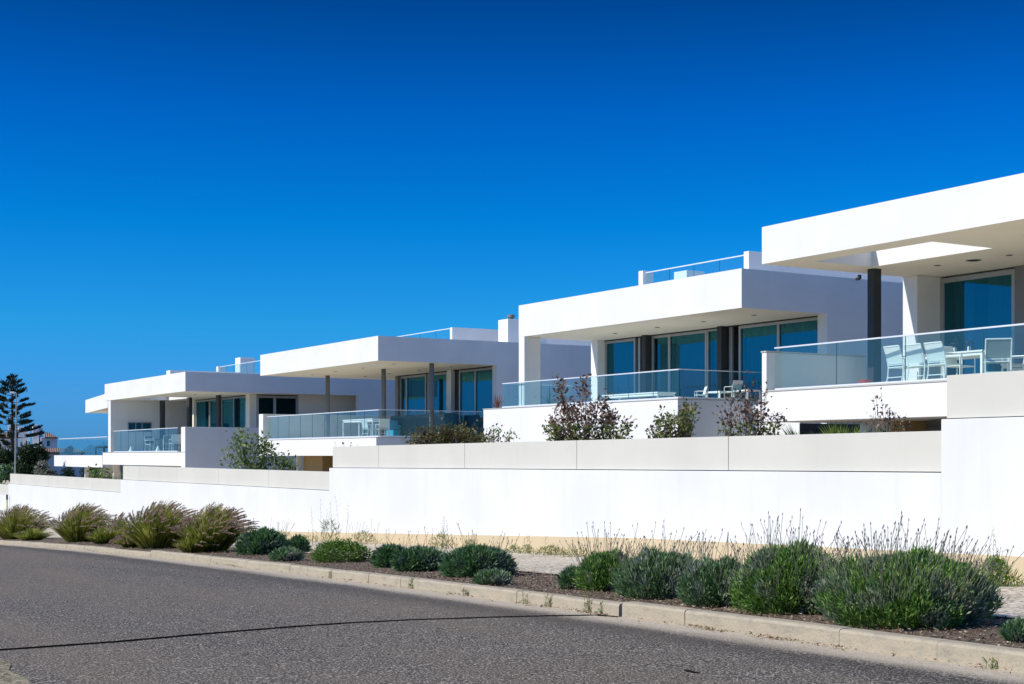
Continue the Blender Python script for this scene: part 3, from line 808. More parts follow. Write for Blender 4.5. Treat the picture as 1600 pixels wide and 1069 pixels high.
# ================================================================= HOUSE 4
def house4():
    Y0 = 70.0; F = Frame((289.6-800)/FL*Y0, Y0, 31.3); zb = -3.2; F.zb = zb
    root = empty('villa', (F.X, F.Y, zb), F.rot)
    tag(root, 'fourth white villa from the right with square dark columns and solid shaded parapet', 'house', 'white modern villas in a row')
    zt = F.z(580.9, 0, 0); zs = F.z(611.3, 0, 0); zf = F.z(705.8, 0, 0); zsb = F.z(728.5, 0, 0)
    XL = F.x_at(163.6, 0); YB = 26.0
    # roof with skylight
    sx0, sx1, sy0, sy1 = F.x_at(238, 2), F.x_at(278, 2), 0.9, 2.9
    m = MB()
    O = [(XL,0),(0,0),(0,YB),(XL,YB)]; I = [(sx0,sy0),(sx1,sy0),(sx1,sy1),(sx0,sy1)]
    m.v = [(x,y,zs) for x,y in O]+[(x,y,zs) for x,y in I]+[(x,y,zt) for x,y in O]+[(x,y,zt) for x,y in I]
    for i in range(4):
        j = (i+1) % 4
        m.f += [(j, i, 4+i, 4+j), (8+i, 8+j, 12+j, 12+i), (i, j, 8+j, 8+i), (4+j, 4+i, 12+i, 12+j)]
    roofpart(m, root)
    # left full height wall with front edge lit and a corner window
    xl0, xl1 = F.x_at(169, 0.02), F.x_at(172.8, 0.02)
    m = MB(); m.box(xl0, xl1, 0.02, YB-0.01, zf, zs-0.002); part('wall', m, 'white', root, 0.012)
    ya, yb = F.y_at(199.5, xl1), F.y_at(236.5, xl1)
    zw0, zw1 = F.z(675, xl1, ya), F.z(659.5, xl1, ya)
    window_side(root, xl1+0.06, ya, yb, zw0, zw1, [ya+(yb-ya)*0.33, ya+(yb-ya)*0.6], 0.05, 0.055)
    # front glazing, then side glazing
    yw = 4.0; X = lambda px: F.x_at(px, yw)
    zh = zs-0.06
    x0, x1 = X(306), X(389)
    window(root, x0, X(327), yw, zf, zh, [], 0.09)
    window(root, X(327.3), X(387), yw, zf, zh, [X(346), X(364.5)], 0.08, curt=[(X(329), X(380))])
    for a_, b_ in ((X(301), x0-0.01), (X(387.3), X(393.5))):
        m = MB(); m.box(a_, b_, yw-0.12, yw+0.25, zf, zs-0.003); part('pier', m, 'soffit', root)
    xs = X(393.5)
    yb1 = F.y_at(466, xs)
    window_side(root, xs, yw+0.26, yb1, zf, zh, [F.y_at(429.5, xs)], 0.12)
    m = MB(); m.box(xs-0.3, xs, yb1+0.01, YB-0.3, zf, zs-0.003); m.box(X(301), xs-0.31, yw+7, yw+7.2, zf, zs-0.003); part('wall', m, 'soffit', root)
    m = MB(); m.box(x0, xs-0.35, yw+3, yw+3.1, zf, zs-0.003); part('inner_wall', m, 'room', root)
    # right side wall, full height further back
    yq = F.y_at(560, -0.001)
    m = MB(); m.box(-0.35, 0, yq, YB, -0.5, zs); part('wall', m, 'white', root)
    m = MB(); m.box(-0.35, 0.02, YB+0.01, YB+16, -0.5, zt-0.6); part('rear_wing', m, 'white', root, 0.012)
    for pa, pb, pc, y in ((249.5, 253.5, 258, 2.6), (291.6, 295.5, 300.5, 2.6), (337.3, 341.5, 346, 2.9)):
        a, b = F.x_at(pa, y), F.x_at(pb, y)
        m = MB(); m.box(a, b, y, F.y_at(pc, b), zf, zs-0.002); part('column', m, 'column', root)
    XT = F.x_at(160.5, 0)
    m = MB(); m.box(XT, -0.02, 0, YB, zsb, zf-0.03); part('terrace_slab', m, 'white', root, 0.01)
    m = MB(); m.box(XT-0.01, -0.02, -0.02, 12, zf-0.028, zf); part('edge_coping', m, 'edge', root)
    xpw = F.x_at(283, 0)
    zpw = F.z(667, 0, 0)
    m = MB(); m.box(xpw, -0.015, -0.006, yq-0.01, -0.5, zpw); part('side_parapet', m, 'white', root, 0.01)
    yg = 0.2; zr = F.z(668, F.x_at(277.6, yg), yg)
    balustrade(root, xl1+0.02, F.x_at(277.6, yg), zf, zr, 8, 'x', yg)
    for px, py in ((215, 627), (305, 616), (262, 621)):
        dd = (zs+zb)*FL/(HOR-py); x, y = F.loc((px-800)/FL*dd, dd)
        if 0 < y < 4: downlight(root, x, y, zs, 0.085)
    # under the slab
    m = MB(); m.box(XT+0.3, -0.5, 3.0, 3.3, -1.0, zsb-0.003); m.box(XT+0.3, XT+0.45, 0.5, 0.8, -1.0, zsb-0.003); part('wall', m, 'soffit', root)
    xa, xb = F.x_at(177, 1.0), F.x_at(193, 1.0)
    m = MB()
    nn = 12
    for i in range(nn):
        t = xa+(xb-xa)*i/nn; m.box(t, t+(xb-xa)/nn*0.6, 1.0, 1.04, -0.8, zsb-0.003)
    m.box(xa, xb, 1.06, 1.08, -0.8, zsb-0.003); part('gate', m, 'steel', root)
    # roof terrace
    yt = 7.0; xq = F.x_at(338, yt); xqb = F.x_at(341, yt); zq = F.z(573, xq, yt)
    m = MB(); m.box(xq, xqb, yt, yt+0.5, zt+0.003, zq); part('roof_parapet', m, 'white', root)
    balustrade(root, xqb+0.02, xqb+9, zt+0.01, F.z(572.8, xqb, yt), 8, 'x', yt+0.12)
    yb_ = 10; xa, xb = F.x_at(367.5, yb_), F.x_at(375.5, yb_)
    m = MB(); m.box(xa, xb, yb_, F.y_at(398, xb), zt+0.003, F.z(559.7, xa, yb_)); part('chimney', m, 'white', root, 0.01)
    yb_ = 3.0; xa, xb = F.x_at(260, yb_), F.x_at(266, yb_)
    m = MB(); m.box(xa, xb, yb_, yb_+6, zt+0.003, F.z(579.5, xa, yb_)); part('roof_parapet', m, 'white', root)
    return F, root, dict(zf=zf, xl1=xl1)
F4, H4, D4 = house4()

# ================================================================= HOUSE 5 (left, mostly hidden)
def house5():
    Y0 = 95.5; F = Frame((133.5-800)/FL*Y0, Y0, 23.0); zb = -4.0; F.zb = zb
    root = empty('villa', (F.X, F.Y, zb), F.rot)
    tag(root, 'farthest white villa, only its roof corner and terrace slab showing at the left', 'house', 'white modern villas in a row')
    zt = F.z(625.3, 0, 0); zs = F.z(645.5, 0, 0)
    e4 = F4.ey
    def back(X, Y, d): return F.loc(X + e4[0]*d, Y + e4[1]*d)
    xr_ = F.x_at(168.5, 0); A = F.w(0, 0); B = F.w(xr_, 0)
    m = MB(); m.prism([F.loc(*A), F.loc(*B), back(*B, 12), back(*A, 12)], zs, zt); roofpart(m, root)
    G = Frame(*F.w(0, 0), 30.0); G.zb = zb
    # terrace slab follows the street more closely: convert to this frame
    def cv(x, y): X, Y = G.w(x, y); return F.loc(X, Y)
    xa, xb = G.x_at(84.5, 0), G.x_at(160, 0)
    def gbox(m, x0, x1, y0, y1, z0, z1):
        P0, P1 = G.w(x0, y0), G.w(x1, y0)
        return m.prism([F.loc(*P0), F.loc(*P1), back(*P1, y1-y0), back(*P0, y1-y0)], z0, z1)
    z1 = G.z(711.6, xa, 0); z0 = G.z(728.5, xa, 0)
    part('terrace_slab', gbox(MB(), xa, xb, 0, 9, z0, z1), 'white', root, 0.01)
    zr = G.z(685.5, G.x_at(92, .2), 0.2)
    xg = G.x_at(92.5, 0.2); xrb = G.x_at(168, 0.2)
    m = MB(); gbox(m, xg, xrb, 0.18, 0.22, zr-0.05, zr); gbox(m, xg, xg+0.04, 0.24, 6, zr-0.05, zr); r = part('balustrade', m, 'rail', root)
    for i in range(8):
        a, b = xg+(xrb-xg)*i/8+0.01, xg+(xrb-xg)*(i+1)/8-0.01
        p = MB(); q0, q1 = cv(a, 0.2), cv(b, 0.2); p.poly([(*q0, z1), (*q1, z1), (*q1, zr-0.05), (*q0, zr-0.05)]); part('glass_panel', p, 'balglass', r)
    p = MB(); q0, q1 = cv(xg+0.02, 0.2), cv(xg+0.02, 6); p.poly([(*q0, z1), (*q1, z1), (*q1, zr-0.05), (*q0, zr-0.05)]); part('glass_panel', p, 'balglass', r)
    xp = G.x_at(132, 0.6)
    part('pier', gbox(MB(), xp, xp+0.16, 0.6, 0.9, -0.8, z0-0.003), 'white', root)
    part('wall', gbox(MB(), xp+0.2, xb, 2.2, 2.5, -0.8, z0-0.003), 'soffit', root)
    return G, root, dict(zf=z1)
F5, H5, D5 = house5()

# ================================================================= terrace furniture
def make_chair(seatmat='sling', arms=True):
    """base at origin, faces +y (back rest on the -y side)"""
    t = empty('armchair', (0,0,0))
    tag(t, 'chair', 'chair')
    w = 0.26
    for s in (-1, 1):
        m = MB(); m.tube([(s*w, 0.25, 0), (s*w, 0.25, 0.44)], 0.015, 6); m.build('leg', M['wmetal'], t)
        m = MB(); m.tube([(s*w, -0.30, 0), (s*w, -0.235, 0.22), (s*w, -0.22, 0.44)], 0.015, 6); m.build('leg', M['wmetal'], t)
        if arms:
            m = MB(); m.tube([(s*w, 0.25, 0.44), (s*w, 0.25, 0.64), (s*w, 0.22, 0.655), (s*w, -0.25, 0.655)], 0.015, 6); m.build('armrest', M['wmetal'], t)
    m = MB()
    for s in (-1, 1): m.tube([(s*w, 0.25, 0.43), (s*w, -0.22, 0.43)], 0.015, 6)
    m.bar((-w, 0.25, 0.43), (w, 0.25, 0.43), 0.025); m.bar((-w, -0.22, 0.43), (w, -0.22, 0.43), 0.025); m.bar((-w, -0.255, 0.2), (w, -0.255, 0.2), 0.02)
    m.build('seat_frame', M['wmetal'], t)
    m = MB(); m.box(-w+0.01, w-0.01, -0.2, 0.24, 0.425, 0.44); m.build('seat', M[seatmat], t)
    m = MB()
    for s in (-1, 1): m.tube([(s*w, -0.22, 0.44), (s*w, -0.27, 0.68), (s*w, -0.35, 0.90)], 0.015, 6)
    m.bar((-w, -0.35, 0.90), (w, -0.35, 0.90), 0.025); m.bar((-w, -0.23, 0.48), (w, -0.23, 0.48), 0.02)
    m.build('back_frame', M['wmetal'], t)
    m = MB(); n = 6
    for i in range(n):
        def P(k): q = k/n; return (-0.235-0.115*q**1.3, 0.50+0.385*q)
        a, b = P(i), P(i+1)
        m.poly([(-w+0.01, a[0], a[1]), (w-0.01, a[0], a[1]), (w-0.01, b[0], b[1]), (-w+0.01, b[0], b[1])])
    m.build('backrest', M[seatmat], t)
    return t
def place(o, F, x, y, zl, rz, label=None, group=None):
    X, Y = F.w(x, y); o.location = (X, Y, F.zb+zl); o.rotation_euler.z = F.rot + rz
    if label: o['label'] = label
    if group: o['group'] = group
    return o
first = make_chair(); used = []
def chair(F, x, y, zl, rz, label, group, sc=1):
    global first
    o = first if not used else copy_tree(first)
    used.append(o); place(o, F, x, y, zl, rz, label, group); o.scale = (sc,)*3
    return o
zf = D1['zf']
G1 = 'white framed armchairs on the right terrace'
for px, lab, rz in ((1402, 'white sling armchair on the right terrace, leftmost of the three white backs', -0.12),
                    (1434, 'white sling armchair in the middle of the three white backs behind the glass', -0.08),
                    (1466, 'white sling armchair in the glass balcony directly above the step in the boundary wall', -0.06)):
    y = 0.95; chair(F1, F1.x_at(px, y-0.2), y, zf, rz, lab, G1)
chair(F1, F1.x_at(1497, 1.75), 1.75, zf, -1.5, 'white armchair seen side on beside the table on the right terrace', G1)
grey = make_chair('greysling'); place(grey, F1, F1.x_at(1558, 1.25), 1.25, zf, 0.8, 'grey backed armchair turned towards the table on the right terrace', 'white framed armchairs on the right terrace')
g2 = copy_tree(grey); place(g2, F1, F1.x_at(1590, 3.0), 3.0, zf, 1.9, 'grey armchair beside the dark wall at the right edge of the photo', G1)
def table(F, x0, x1, y0, y1, zl, h, label, cat='table', mat='wmetal', name='dining_table', leg=0.07):
    xc, yc = (x0+x1)/2, (y0+y1)/2; X, Y = F.w(xc, yc)
    t = empty(name, (X, Y, F.zb+zl), F.rot); tag(t, label, cat)
    a, b = abs(x1-x0)/2, abs(y1-y0)/2
    m = MB(); m.box(-a, a, -b, b, h-0.04, h); m.build('tabletop', M[mat], t, bevel=0.005)
    m = MB(); m.box(-a+.03, a-.03, -b+.03, b-.03, h-0.11, h-0.042); m.build('apron', M[mat], t)
    for sx in (-1, 1):
        for sy in (-1, 1):
            m = MB(); cx, cy = sx*(a-leg/2-0.01), sy*(b-leg/2-0.01); m.box(cx-leg/2, cx+leg/2, cy-leg/2, cy+leg/2, 0, h-0.112); m.build('leg', M[mat], t)
    return t
table(F1, F1.x_at(1448, 1.9), F1.x_at(1538, 1.6), 1.55, 2.5, zf, 0.75, 'grey white dining table on the right terrace behind the white armchairs', mat='sling')
def lantern(F, px, y, zl, label):
    x = F.x_at(px, y); X, Y = F.w(x, y)
    t = empty('lantern', (X, Y, F.zb+zl), F.rot); tag(t, label, 'lantern', 'lanterns on the terrace table')
    m = MB(); m.box(-.07,.07,-.07,.07,0,.02); m.box(-.07,.07,-.07,.07,.22,.24)
    for sx in (-.06,.06):
        for sy in (-.06,.06): m.box(sx-.008,sx+.008,sy-.008,sy+.008,.02,.22)
    m.build('frame', M['darkframe'], t)
    m = MB(); m.lathe(0,0,[(.035,.02),(.035,.13),(.005,.14)],12); m.build('candle', M['sling'], t)
    m = MB(); m.tube([(-.06,0,.24),(-.05,0,.30),(0,0,.33),(.05,0,.30),(.06,0,.24)], .006, 5); m.build('handle', M['darkframe'], t)
lantern(F1, 1492, 2.0, zf+0.75, 'small dark lantern on the terrace table, the left one of the pair')
lantern(F1, 1514, 2.0, zf+0.75, 'small dark lantern on the terrace table, the right one nearer the grey chair')
# red rounded item by the column
x = F1.x_at(1352, 0.9); X, Y = F1.w(x, 0.9)
c = MB()
for k in range(5):
    rr = 0.17-0.018*abs(k-1); zz = 0.03+0.038*k
    c.tube([(rr*math.cos(t)*1.0, rr*math.sin(t), zz) for t in np.linspace(0, 2*math.pi, 20)], 0.021, 6)
o = c.build('garden_hose', M['red']); o.location = (X, Y, F1.zb+zf); tag(o, 'small coiled red hose on the right terrace floor at the foot of the dark column', 'hose')
table(F1, F1.x_at(1577, 3.6), F1.x_at(1592, 3.6), 3.3, 3.8, zf, 0.55, 'low white side table against the dark wall at the far right of the terrace', mat='wmetal', name='side_table', leg=.04)

zf2 = D2['zf']
table(F2, F2.x_at(946, 0.9), F2.x_at(1033, 0.9), 0.75, 1.5, zf2, 0.36, 'low pale coffee table behind the glass guard of the second villa', mat='sling', name='coffee_table', leg=.05)
def stool(F, x, y, zl, lab, w=.28, h=.42):
    X, Y = F.w(x, y); t = empty('footstool', (X, Y, F.zb+zl), F.rot); tag(t, lab, 'footstool', 'low white footstools on the second terrace')
    m = MB(); m.box(-w, w, -w*.8, w*.8, h-.05, h); m.build('seat', M['wmetal'], t, bevel=.005)
    for sx in (-1, 1):
        for sy in (-1, 1):
            m = MB(); m.box(sx*(w-.02)-.02, sx*(w-.02)+.02, sy*(w*.8-.02)-.02, sy*(w*.8-.02)+.02, 0, h-.052); m.build('leg', M['wmetal'], t)
stool(F2, F2.x_at(1124, 2.0), 2.0, zf2, 'low white footstool behind side glass, nearer the dark column of the second villa', .33, .34)
stool(F2, F2.x_at(1167, 2.4), 2.4, zf2, 'low white footstool behind the reddish shrub close to the right hand white pillar', .33, .36)
GC2 = 'white armchairs on the second terrace'
chair(F2, F2.x_at(1094, 1.6), 1.6, zf2, 2.7, 'low white armchair just right of the glass corner on the second villa terrace', GC2, .55)
chair(F2, F2.x_at(1145, 2.2), 2.2, zf2, 1.6, 'white armchair with its tall back between the two low footstools', GC2, .72)

zf3 = D3['zf']
table(F3, F3.x_at(545, 1.3), F3.x_at(592, 1.3), 1.0, 1.8, zf3, 0.78, 'white topped table behind the glass between the round columns of the third villa', leg=.04)
GC3 = 'pale chairs at the third villa table'
chair(F3, F3.x_at(577, 0.75), 0.75, zf3, 0.1, 'white armchair at the near side of the third villa table', GC3, .8)
chair(F3, F3.x_at(597, 1.2), 1.2, zf3, 1.5, 'white armchair at the table end beside the middle round column', GC3, .8)
def sofa(F, xa, xb, y0, y1, zl, mat, lab, h=.75):
    xc, yc = (xa+xb)/2, (y0+y1)/2; X, Y = F.w(xc, yc); a, b = abs(xb-xa)/2, abs(y1-y0)/2
    t = empty('outdoor_sofa', (X, Y, F.zb+zl), F.rot); tag(t, lab, 'sofa')
    m = MB(); m.box(-a, a, -b, b, 0.06, .38); m.build('base', M[mat], t, bevel=.02)
    m = MB(); m.box(-a, a, -b, -b+.2, .382, h); m.build('backrest', M[mat], t, bevel=.03)
    for s in (-1, 1):
        m = MB(); m.box(s*a, s*(a-.18), -b+.202, b, .382, .58); m.build('armrest', M[mat], t, bevel=.03)
    n = max(1, int(2*a/0.8))
    for i in range(n):
        q0 = -a+.19+(2*a-.38)*i/n; q1 = -a+.19+(2*a-.38)*(i+1)/n
        m = MB(); m.box(q0+.005, q1-.005, -b+.21, b-.01, .384, .50); m.build('cushion', M[mat], t, bevel=.03)
sofa(F3, F3.x_at(609, 3.2), F3.x_at(622.5, 3.2), 3.0, 3.9, zf3, 'blue', 'bright blue outdoor armchair sofa beside the middle round column', .78)
sofa(F3, F3.x_at(626, 3.8), F3.x_at(712, 3.4), 3.3, 4.2, zf3, 'teal', 'long dark teal sofa shape added for a window reflection behind the right round column', .98)  # sofa shape stands in for a dark reflection in the windows
sofa(F3, F3.x_at(738, 4.4), F3.x_at(757, 4.4), 4.0, 4.9, zf3, 'teal', 'short dark teal sofa shape added for a window reflection on the third villa terrace', .9)  # added for the same dark band of window reflection

zf4 = D4['zf']
table(F4, F4.x_at(243, 1.8), F4.x_at(258, 1.8), 1.2, 2.0, zf4, 0.75, 'pale table on the fourth villa terrace between the chairs', mat='greysling', leg=.05)
gg = 'chairs on the fourth villa terrace'
for px, y, rz, lab in ((237, 1.5, -1.3, 'grey backed chair left of the table on the fourth villa terrace'), (263, 1.5, 1.3, 'grey backed chair right of the table beside the square dark column')):
    c_ = copy_tree(grey); place(c_, F4, F4.x_at(px, y), y, zf4, rz, lab, gg)
chair(F4, F4.x_at(274, 0.9), 0.9, zf4, 1.5, 'white chair next to the end of the glass guard on the fourth villa terrace', gg)
for px, lab in ((205, 'small white conical lantern on the fourth villa terrace near the blue window'), (247, 'small white conical lantern on the fourth villa terrace under the table edge')):
    x = F4.x_at(px, 0.6); X, Y = F4.w(x, 0.6)
    t = empty('cone_lantern', (X, Y, F4.zb+zf4)); tag(t, lab, 'lantern', 'white cone lanterns on the fourth terrace')
    m = MB(); m.lathe(0, 0, [(.17, 0), (.16, .04), (.04, .30), (.03, .33)], 14); m.build('shade', M['wmetal'], t)
    m = MB(); m.lathe(0, 0, [(.03, .331), (.04, .36), (.02, .39)], 10); m.build('cap', M['steel'], t)
# bench on fifth terrace
table(F5, F5.x_at(151, 0.9), F5.x_at(165, 0.9), 0.8, 1.4, D5['zf'], 0.6, 'dark bench table behind the glass at the far left terrace', mat='teal', name='side_table', leg=.06)

# ================================================================= plants
M['lav'] = leafmat('lavender_leaf', [(0.04,0.09,0.035),(0.10,0.19,0.065),(0.18,0.31,0.11),(0.36,0.48,0.28)], 0.25, 0.6, 3.4,
                   [(0.07,0.11,0.08),(0.20,0.26,0.19),(0.37,0.40,0.31),(0.58,0.56,0.45)])
M['lavg'] = leafmat('lavender_green', [(0.04,0.10,0.02),(0.11,0.23,0.035),(0.21,0.38,0.065),(0.38,0.54,0.16)], 0.3, 0.6, 3.0,
                    [(0.06,0.10,0.06),(0.19,0.27,0.15),(0.34,0.38,0.25),(0.55,0.52,0.38)])
M['lavstem'] = leafmat('lavender_twig', [(0.10,0.09,0.07),(0.20,0.18,0.15),(0.30,0.27,0.23)], 0.0, 0.9)
M['spike'] = leafmat('flower_spike', [(0.12,0.10,0.12),(0.20,0.17,0.19),(0.30,0.27,0.26)], 0.0, 0.8)
M['stalk'] = leafmat('flower_stalk', [(0.20,0.21,0.14),(0.36,0.36,0.25),(0.26,0.32,0.16)], 0.0, 0.8)
M['rosem'] = leafmat('dark_shrub_leaf', [(0.025,0.065,0.025),(0.07,0.16,0.055),(0.13,0.26,0.09),(0.26,0.40,0.20)], 0.25, 0.5, 3.0, [(0.03,0.07,0.05),(0.10,0.17,0.12),(0.22,0.28,0.21)])
M['bright'] = leafmat('bright_shrub_leaf', [(0.03,0.08,0.012),(0.08,0.18,0.02),(0.16,0.30,0.035),(0.24,0.36,0.06)], 0.3, 0.5)
M['weed'] = leafmat('weed_leaf', [(0.06,0.09,0.02),(0.14,0.19,0.04),(0.26,0.30,0.09),(0.36,0.36,0.14)], 0.3, 0.7)
M['photi'] = leafmat('green_red_leaf', [(0.05,0.08,0.02),(0.15,0.22,0.05),(0.28,0.35,0.09),(0.48,0.46,0.20)], 0.4, 0.4, 3.5,
                     [(0.06,0.03,0.02),(0.17,0.06,0.04),(0.12,0.13,0.05),(0.34,0.22,0.16)])
M['photid'] = leafmat('withered_leaf', [(0.05,0.035,0.025),(0.16,0.08,0.055),(0.27,0.17,0.12),(0.46,0.34,0.25)], 0.3, 0.6)
M['olive'] = leafmat('olive_leaf', [(0.05,0.09,0.02),(0.14,0.21,0.05),(0.26,0.34,0.11),(0.46,0.52,0.24)], 0.4, 0.45)
M['hedge'] = leafmat('hedge_leaf', [(0.03,0.045,0.015),(0.10,0.12,0.03),(0.21,0.20,0.055),(0.34,0.28,0.09)], 0.35, 0.4, 3,
                     [(0.06,0.035,0.015),(0.14,0.08,0.03),(0.20,0.16,0.05)])
M['blade'] = leafmat('grass_blade', [(0.08,0.11,0.015),(0.27,0.32,0.035),(0.52,0.54,0.08),(0.72,0.68,0.26)], 0.4, 0.6, 1.8,
                     [(0.03,0.05,0.01),(0.11,0.14,0.02),(0.26,0.28,0.06)])
M['plume'] = leafmat('grass_plume', [(0.22,0.13,0.11),(0.42,0.28,0.23),(0.66,0.49,0.39),(0.88,0.76,0.60)], 0.4, 0.8)
M['treeleaf'] = leafmat('dark_tree_leaf', [(0.008,0.018,0.008),(0.02,0.045,0.015),(0.04,0.075,0.02)], 0.15, 0.6)
M['araucaria'] = leafmat('conifer_leaf', [(0.008,0.022,0.014),(0.02,0.042,0.025),(0.035,0.06,0.035)], 0.05, 0.7)
M['blossom'] = leafmat('pale_bush_leaf', [(0.02,0.035,0.015),(0.05,0.07,0.03),(0.35,0.36,0.32),(0.55,0.55,0.5)], 0.2, 0.6)
M['agave'] = leafmat('agave_leaf', [(0.05,0.10,0.09),(0.09,0.16,0.14)], 0.1, 0.5)
M['redagave'] = leafmat('red_agave_leaf', [(0.12,0.05,0.03),(0.24,0.10,0.05)], 0.1, 0.5)
M['palm'] = leafmat('palm_leaf', [(0.05,0.10,0.01),(0.16,0.24,0.03),(0.30,0.36,0.06)], 0.25, 0.5)

def rib(P, W, name=None):
    """ribbons: P (n,k,3) centre lines, W (n,k,3) half width vectors -> V,F"""
    n, k, _ = P.shape
    V = np.concatenate([P+W, P-W], axis=1).reshape(-1, 3)
    base = (np.arange(n)*2*k)[:, None, None]
    i = np.arange(k-1)[None, :, None]
    F = base + np.concatenate([i, i+1, i+1+k, i+k], axis=2)
    return V, F.reshape(-1, 4)
def join(parts):
    V, F, n = [], [], 0
    for v, f in parts: V.append(v); F.append(f+n); n += len(v)
    return np.concatenate(V), np.concatenate(F)
def tri_lobes(n, lobes, R1=1.0):
    pass
def dome_points(n, rx, ry, h, inner=0.55, seed=0):
    """points inside a lumpy dome, biased to its surface; returns P and outward dir"""
    r_ = np.random.default_rng(seed)
    ph = r_.uniform(-math.pi, math.pi, n); zz = r_.random(n)**0.9
    o = r_.uniform(0, 6.28, 6)
    lump = 1 + 0.07*np.sin(2*ph+o[0]+2*zz) + 0.06*np.sin(5*ph+o[1]+3*zz) + 0.07*np.sin(9*ph+o[2])*np.sin(7*zz+o[3]) + 0.06*np.sin(15*ph+o[4]+11*zz) + 0.05*np.sin(24*ph+o[5])*np.sin(19*zz+o[1])
    lump = lump + 0.12*np.maximum(0, r_.normal(size=n)-1.8)
    q = inner + (1-inner)*r_.random(n)**0.45
    hr = np.sqrt(np.maximum(0, 1-zz**2.3))*(0.80+0.20*np.minimum(1, zz/0.3))
    nz = zz**1.6; d = np.stack([np.cos(ph)*hr, np.sin(ph)*hr, nz], 1); d /= np.linalg.norm(d, axis=1, keepdims=True)
    top = 1 + 0.10*np.sin(7*np.cos(ph)*hr+o[2])*np.sin(6*np.sin(ph)*hr+o[3])
    P = np.stack([np.cos(ph)*hr*rx*q*lump, np.sin(ph)*hr*ry*q*lump, zz*h*0.93*(0.45+0.55*q)*top*(0.6+0.4*lump)], 1)
    P[:, 2] = np.maximum(P[:, 2], 0.01)
    return P, d, r_
def lavender(name, rx, ry, h, n, seed, mat='lav', leaf=(0.035, 0.085), wid=0.0045, spikes=0, spike_h=0.30, upright=0.8, stems=True):
    P, d, r_ = dome_points(n, rx, ry, h, 0.5, seed)
    D = d*0.8 + np.array([0, 0, upright]) + r_.normal(size=(n, 3))*0.38
    D /= np.linalg.norm(D, axis=1, keepdims=True)
    L = r_.uniform(*leaf, n)[:, None]
    W = np.cross(D, r_.normal(size=(n, 3))); W /= np.linalg.norm(W, axis=1, keepdims=True)
    V, F = quads(P, D*L, W*wid*r_.uniform(0.7, 1.5, n)[:, None], None, None)
    root = empty(name, (0, 0, 0))
    np_mesh('foliage', V, F, M[mat], root)
    # twigs from the base outward
    k = 220
    P2, d2, _ = dome_points(k, rx*0.9, ry*0.9, h*0.85, 0.6, seed+50)
    t = np.linspace(0, 1, 5)[None, :, None]
    base = np.stack([P2[:, 0]*0.2, P2[:, 1]*0.2, np.zeros(k)], 1)
    C = base[:, None, :]*(1-t) + P2[:, None, :]*t + np.array([0, 0, 0.06])*np.sin(t*3.14)
    Wd = np.cross(P2-base, r_.normal(size=(k, 3))); Wd /= np.linalg.norm(Wd, axis=1, keepdims=True)
    a = rib(C, Wd[:, None, :]*0.004*(1.2-t*0.8))
    b = rib(C, np.cross(Wd, (P2-base)/np.linalg.norm(P2-base, axis=1, keepdims=True))[:, None, :]*0.004*(1.2-t*0.8))
    V, F = join([a, b]); np_mesh('twigs', V, F, M['lavstem'], root)
    if spikes:
        k = spikes
        P3, d3, _ = dome_points(k, rx*0.95, ry*0.9, h*0.9, 0.9, seed+99)
        P3[:, 2] = np.maximum(P3[:, 2], h*0.45)
        dir_ = d3*0.45 + np.array([0.12, 0, 1.0]) + r_.normal(size=(k, 3))*0.10
        dir_ /= np.linalg.norm(dir_, axis=1, keepdims=True)
        Ls = spike_h*r_.uniform(0.5, 1.15, k)
        t = np.linspace(0, 1, 5)[None, :, None]
        C = P3[:, None, :] + dir_[:, None, :]*Ls[:, None, None]*t + np.array([0.05, 0, 0])*t*t*r_.normal(size=(k, 1, 1))
        Wd = np.cross(dir_, r_.normal(size=(k, 3))); Wd /= np.linalg.norm(Wd, axis=1, keepdims=True)
        W2 = np.cross(dir_, Wd)
        sp = [rib(C, Wd[:, None, :]*0.0023*np.ones((1, 5, 1))), rib(C, W2[:, None, :]*0.0023*np.ones((1, 5, 1)))]
        V, F = join(sp); st = np_mesh('flower_stems', V, F, M['stalk'], root)
        st['kind'] = 'stuff'; tip = C[:, -1, :]; q = 5
        hd = []
        for ww in (Wd, W2):
            hd.append(quads(tip, dir_*0.042, ww*0.0052, None, None))
        V, F = join(hd); np_mesh('flower_heads', V, F, M['spike'], root)['kind'] = 'stuff'
    return root
def put(o, px, y, ztop_py=None, label=None, cat=None, group=None, width_px=None, rx=None, h=None, rz=None, z=None):
    """stand a plant at photo column px and street offset y; scale it to its real width and height"""
    x = S.x_at(px, y); X, Y = S.w(x, y); zg = lvl(x, y) if z is None else z
    o.location = (X, Y, zg-0.01)
    if width_px: s = width_px*Y/FL/2/rx; o.scale.x = s; o.scale.y = s*0.95
    if ztop_py is not None: o.scale.z = ((HOR-ztop_py)*Y/FL - zg)/h
    if rz is not None: o.rotation_euler.z = rz
    tag(o, label, cat, group)
    return o

